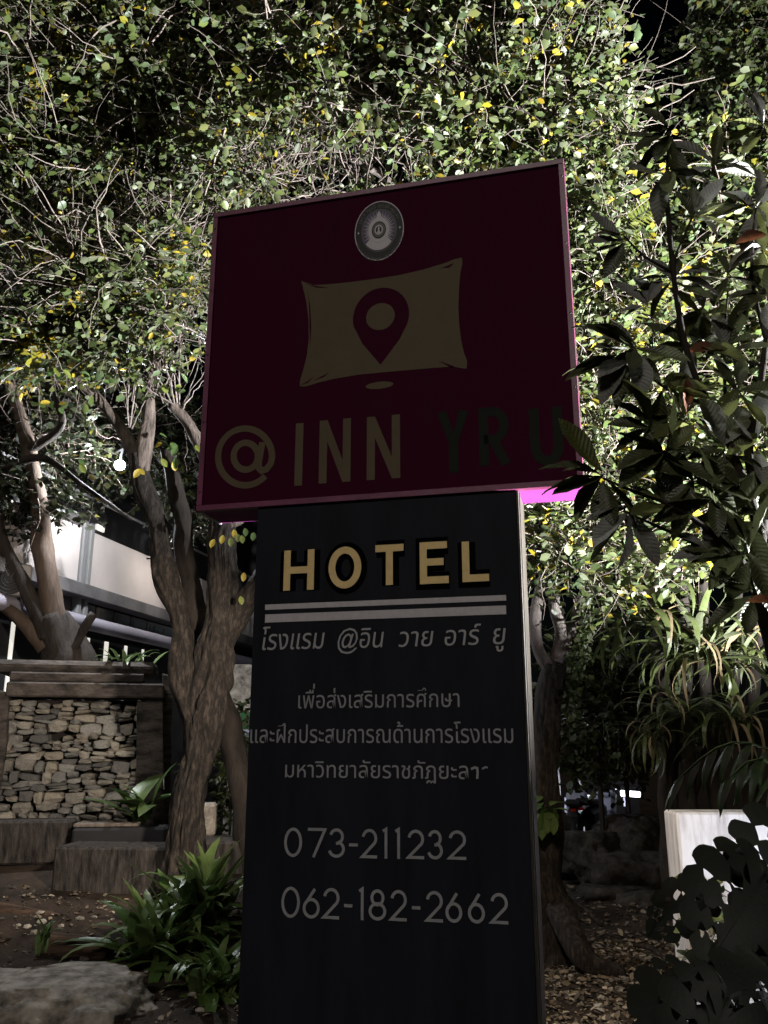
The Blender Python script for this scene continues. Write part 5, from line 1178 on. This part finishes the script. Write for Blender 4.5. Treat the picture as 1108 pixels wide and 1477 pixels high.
# ------------------------------------------------------------------ split-leaf plant in front of the white wall
mo = root('split_leaf_plant', (1.45, 2.9, 0), label='large dark split leaf plant in front of the white wall, bottom right', cat='plant')
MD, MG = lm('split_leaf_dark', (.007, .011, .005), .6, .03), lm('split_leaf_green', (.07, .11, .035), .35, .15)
HEART = [(.0, .02), (-.15, .12), (-.22, .29), (-.15, .45), (.03, .56), (.27, .58), (.51, .51), (.73, .38), (.89, .20), (1.0, .0)]
def monstera(seed, m, lobes=7, L=1.0, slit=1.0, cup=.25):
    """heart-shaped leaf with marginal slits and holes by the midrib; side strips share the midrib"""
    r2 = random.Random(seed); V = []; Fc = []; K = 16
    def outline(s, side):   # s 0..1 base lobe to tip -> edge point
        q = s * 9; i = min(8, int(q)); f_ = q - i
        g_ = lambda k: HEART[min(9, max(0, k))]
        r_ = [0.5 * (2 * g_(i)[c] + (g_(i + 1)[c] - g_(i - 1)[c]) * f_ + (2 * g_(i - 1)[c] - 5 * g_(i)[c] + 4 * g_(i + 1)[c] - g_(i + 2)[c]) * f_ ** 2 + (3 * g_(i)[c] - g_(i - 1)[c] - 3 * g_(i + 1)[c] + g_(i + 2)[c]) * f_ ** 3) for c in (0, 1)]
        return r_[0], r_[1] * side
    for side in (-1, 1):
        bnd = [0] + [min(.97, max(.03, (i + r2.uniform(-.18, .18)) / lobes)) for i in range(1, lobes)] + [1]
        for i in range(lobes):
            h1, h2, h3, h4 = r2.uniform(.12, .18), r2.uniform(.38, .46), r2.uniform(.52, .58), r2.uniform(.68, .78); op = r2.uniform(.80, .9)
            hc, hd = r2.random() < .8, r2.random() < .6
            base = len(V)
            NC = 5
            for k in range(K + 1):
                u = k / K; g = 0
                if hc and h1 < u < h2: g += .058 * math.sin(math.pi * (u - h1) / (h2 - h1)) ** .7
                if hd and h3 < u < h4: g += .046 * math.sin(math.pi * (u - h3) / (h4 - h3)) ** .7
                if u > op: g += .026 * ((u - op) / (1 - op)) ** .7
                sa_, sb_ = bnd[i] + (g if i > 0 else 0), bnd[i + 1] - (g if i < lobes - 1 else 0)
                for c_ in range(NC):
                    s = sa_ + (sb_ - sa_) * c_ / (NC - 1); s = min(1, max(0, s)); ex, ey = outline(s, side)
                    mx_ = .02 + .88 * s ** 1.1; rd = 1 - (.035 * abs(2 * c_ / (NC - 1) - 1) ** 3) * u
                    cx_ = mx_ + (ex - mx_) * u * rd - .05 * math.sin(math.pi * u); cy_ = ey * u * rd
                    V.append((cx_, cy_, cup * (-(cy_ ** 2) * 1.4) - .22 * cx_ ** 2 + .014 * math.sin(14 * s) * u + .02 * math.sin(3 * u + seed)))
            for k in range(K):
                for c_ in range(NC - 1): Fc.append((base + NC * k + c_, base + NC * k + c_ + 1, base + NC * (k + 1) + c_ + 1, base + NC * (k + 1) + c_))
    V = [(x * L, y * L, z * L) for x, y, z in V]
    b = len(V)
    for i in range(7):
        x = i / 6; V += [(x * L, -.010 * L, (-.18 * x * x + .004) * L), (x * L, .010 * L, (-.18 * x * x + .004) * L)]
    for i in range(6): Fc.append((b + 2 * i, b + 2 * i + 1, b + 2 * i + 3, b + 2 * i + 2))
    me = mesh_np('leaf', V, Fc, smooth=True); me.materials.append(m); return me
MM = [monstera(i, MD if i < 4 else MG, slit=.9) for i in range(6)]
def mleaf(px, py, Y, tipx, tipy, tipY, size, k, Nn, st=None):
    a, b = at(px, py, Y), at(tipx, tipy, tipY)
    put(MM[k], mo, a, b - a, Nn, size)
    s = np.array(st if st is not None else (1.45, 2.9, 0.0)); mid = (a + s) / 2 + np.array([.0, .05, .10])
    pts, _ = spline([s, mid, a], [1, 1, 1], .08); tube('stem', pts, .007, MD, mo, 6)
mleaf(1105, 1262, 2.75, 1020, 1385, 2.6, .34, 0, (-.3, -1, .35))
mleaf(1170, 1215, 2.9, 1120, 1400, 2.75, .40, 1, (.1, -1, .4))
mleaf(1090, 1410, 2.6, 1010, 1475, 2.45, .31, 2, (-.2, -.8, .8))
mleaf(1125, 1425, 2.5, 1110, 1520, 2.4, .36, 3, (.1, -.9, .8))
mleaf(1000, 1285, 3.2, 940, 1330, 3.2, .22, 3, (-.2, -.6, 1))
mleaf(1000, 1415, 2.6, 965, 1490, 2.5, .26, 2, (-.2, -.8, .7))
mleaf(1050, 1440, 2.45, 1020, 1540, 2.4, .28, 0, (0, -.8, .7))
# greener split fronds reaching over the top of the wall
mo2 = root('split_leaf_plant', (2.9, 5.0, 1.2), label='green finger leaved fronds hanging over the top of the white wall', cat='plant')
MH = lm('frond_green', (.035, .06, .02), .35, .12)
FG = [strap_mesh(.075, b, MH, 8, .35) for b in (.5, 1.0, 1.5)]
def frond(p0, p1, L, n, seed):
    r2 = random.Random(seed); a, b = at(*p0), at(*p1); pts = [a * (1 - t) + b * t + np.array([0, 0, .12 * math.sin(math.pi * t)]) for t in np.linspace(0, 1, n)]
    tube('stalk', pts, .006, MH, mo2, 5); d = unit((b - a)[None])[0]
    for i in range(1, n):
        for s in (-1, 1):
            l = L * (1 - .45 * abs(i / n - .4)); D = d * .6 + np.array([-.1 * s, -.35 * s, -.55 - .2 * (s > 0)])
            put(r2.choice(FG), mo2, pts[i], D, (0, -.4, 1), (l, l * 1.1, l), 'leaflet')
frond((1135, 1095, 4.6), (985, 1118, 4.5), .26, 7, 1); frond((1150, 1140, 4.6), (1055, 1120, 4.4), .28, 5, 2)

# ------------------------------------------------------------------ leaf litter on the ground
def litter(name, n, fx, size, cols, lab_kind, seed):
    rg = np.random.default_rng(seed); P = np.array([fx(rg) for _ in range(n)]); P = np.array([(x, y, hgt(x, y) + .012) for x, y in P])
    col = np.array(cols)[rg.integers(0, len(cols), n)] * (.5 + rg.random((n, 1)))
    l = size * (.3 + 1.3 * rg.random(n) ** 1.5)
    V, Fc, C = leaves(P, rg.normal(size=(n, 3)) * np.array([1, 1, .22]), rg.normal(size=(n, 3)) * .45 + np.array([0, 0, 1]), l, l * .7, col)
    o = link(name, mesh_np(name, V, Fc, C), M['litter']); o['kind'] = 'stuff'; return o
browns = [(.22, .17, .12), (.18, .13, .085), (.13, .10, .07), (.30, .25, .18), (.09, .075, .06)]
litter('leaf_litter', 5200, lambda g: (0.75 + g.random() ** .9 * 1.9, 5.4 + g.random() * 2.2), .040, browns, 0, 1)
litter('leaf_litter', 1500, lambda g: (0.9 + g.random() * 2.0, 7.4 + g.random() * 3.0), .045, browns, 0, 2)
litter('leaf_litter', 650, lambda g: (-3.2 + g.random() * 2.6, 4.6 + g.random() * 1.6), .035, browns, 0, 3)
litter('leaf_litter', 600, lambda g: (-3.4 + g.random() * 2.2, 6.2 + g.random() * 1.1), .035, browns, 0, 4)
rg_ = random.Random(2)
pc_ = None
bmx = bmesh.new()
for i in range(260):
    x, y = (rg_.uniform(.7, 2.6), rg_.uniform(5.3, 7.4)) if i % 2 else (rg_.uniform(-3, -.6), rg_.uniform(4.6, 7.0))
    bmesh.ops.create_icosphere(bmx, subdivisions=1, radius=rg_.uniform(.01, .035), matrix=Matrix.Translation((x, y, hgt(x, y))) @ Matrix.Diagonal((1.2, 1, .7, 1)) @ Matrix.Rotation(rg_.uniform(0, 3), 4, 'X'))
o = link('pebbles', mesh_bm('pebbles', bmx), M['rock']); o['kind'] = 'stuff'
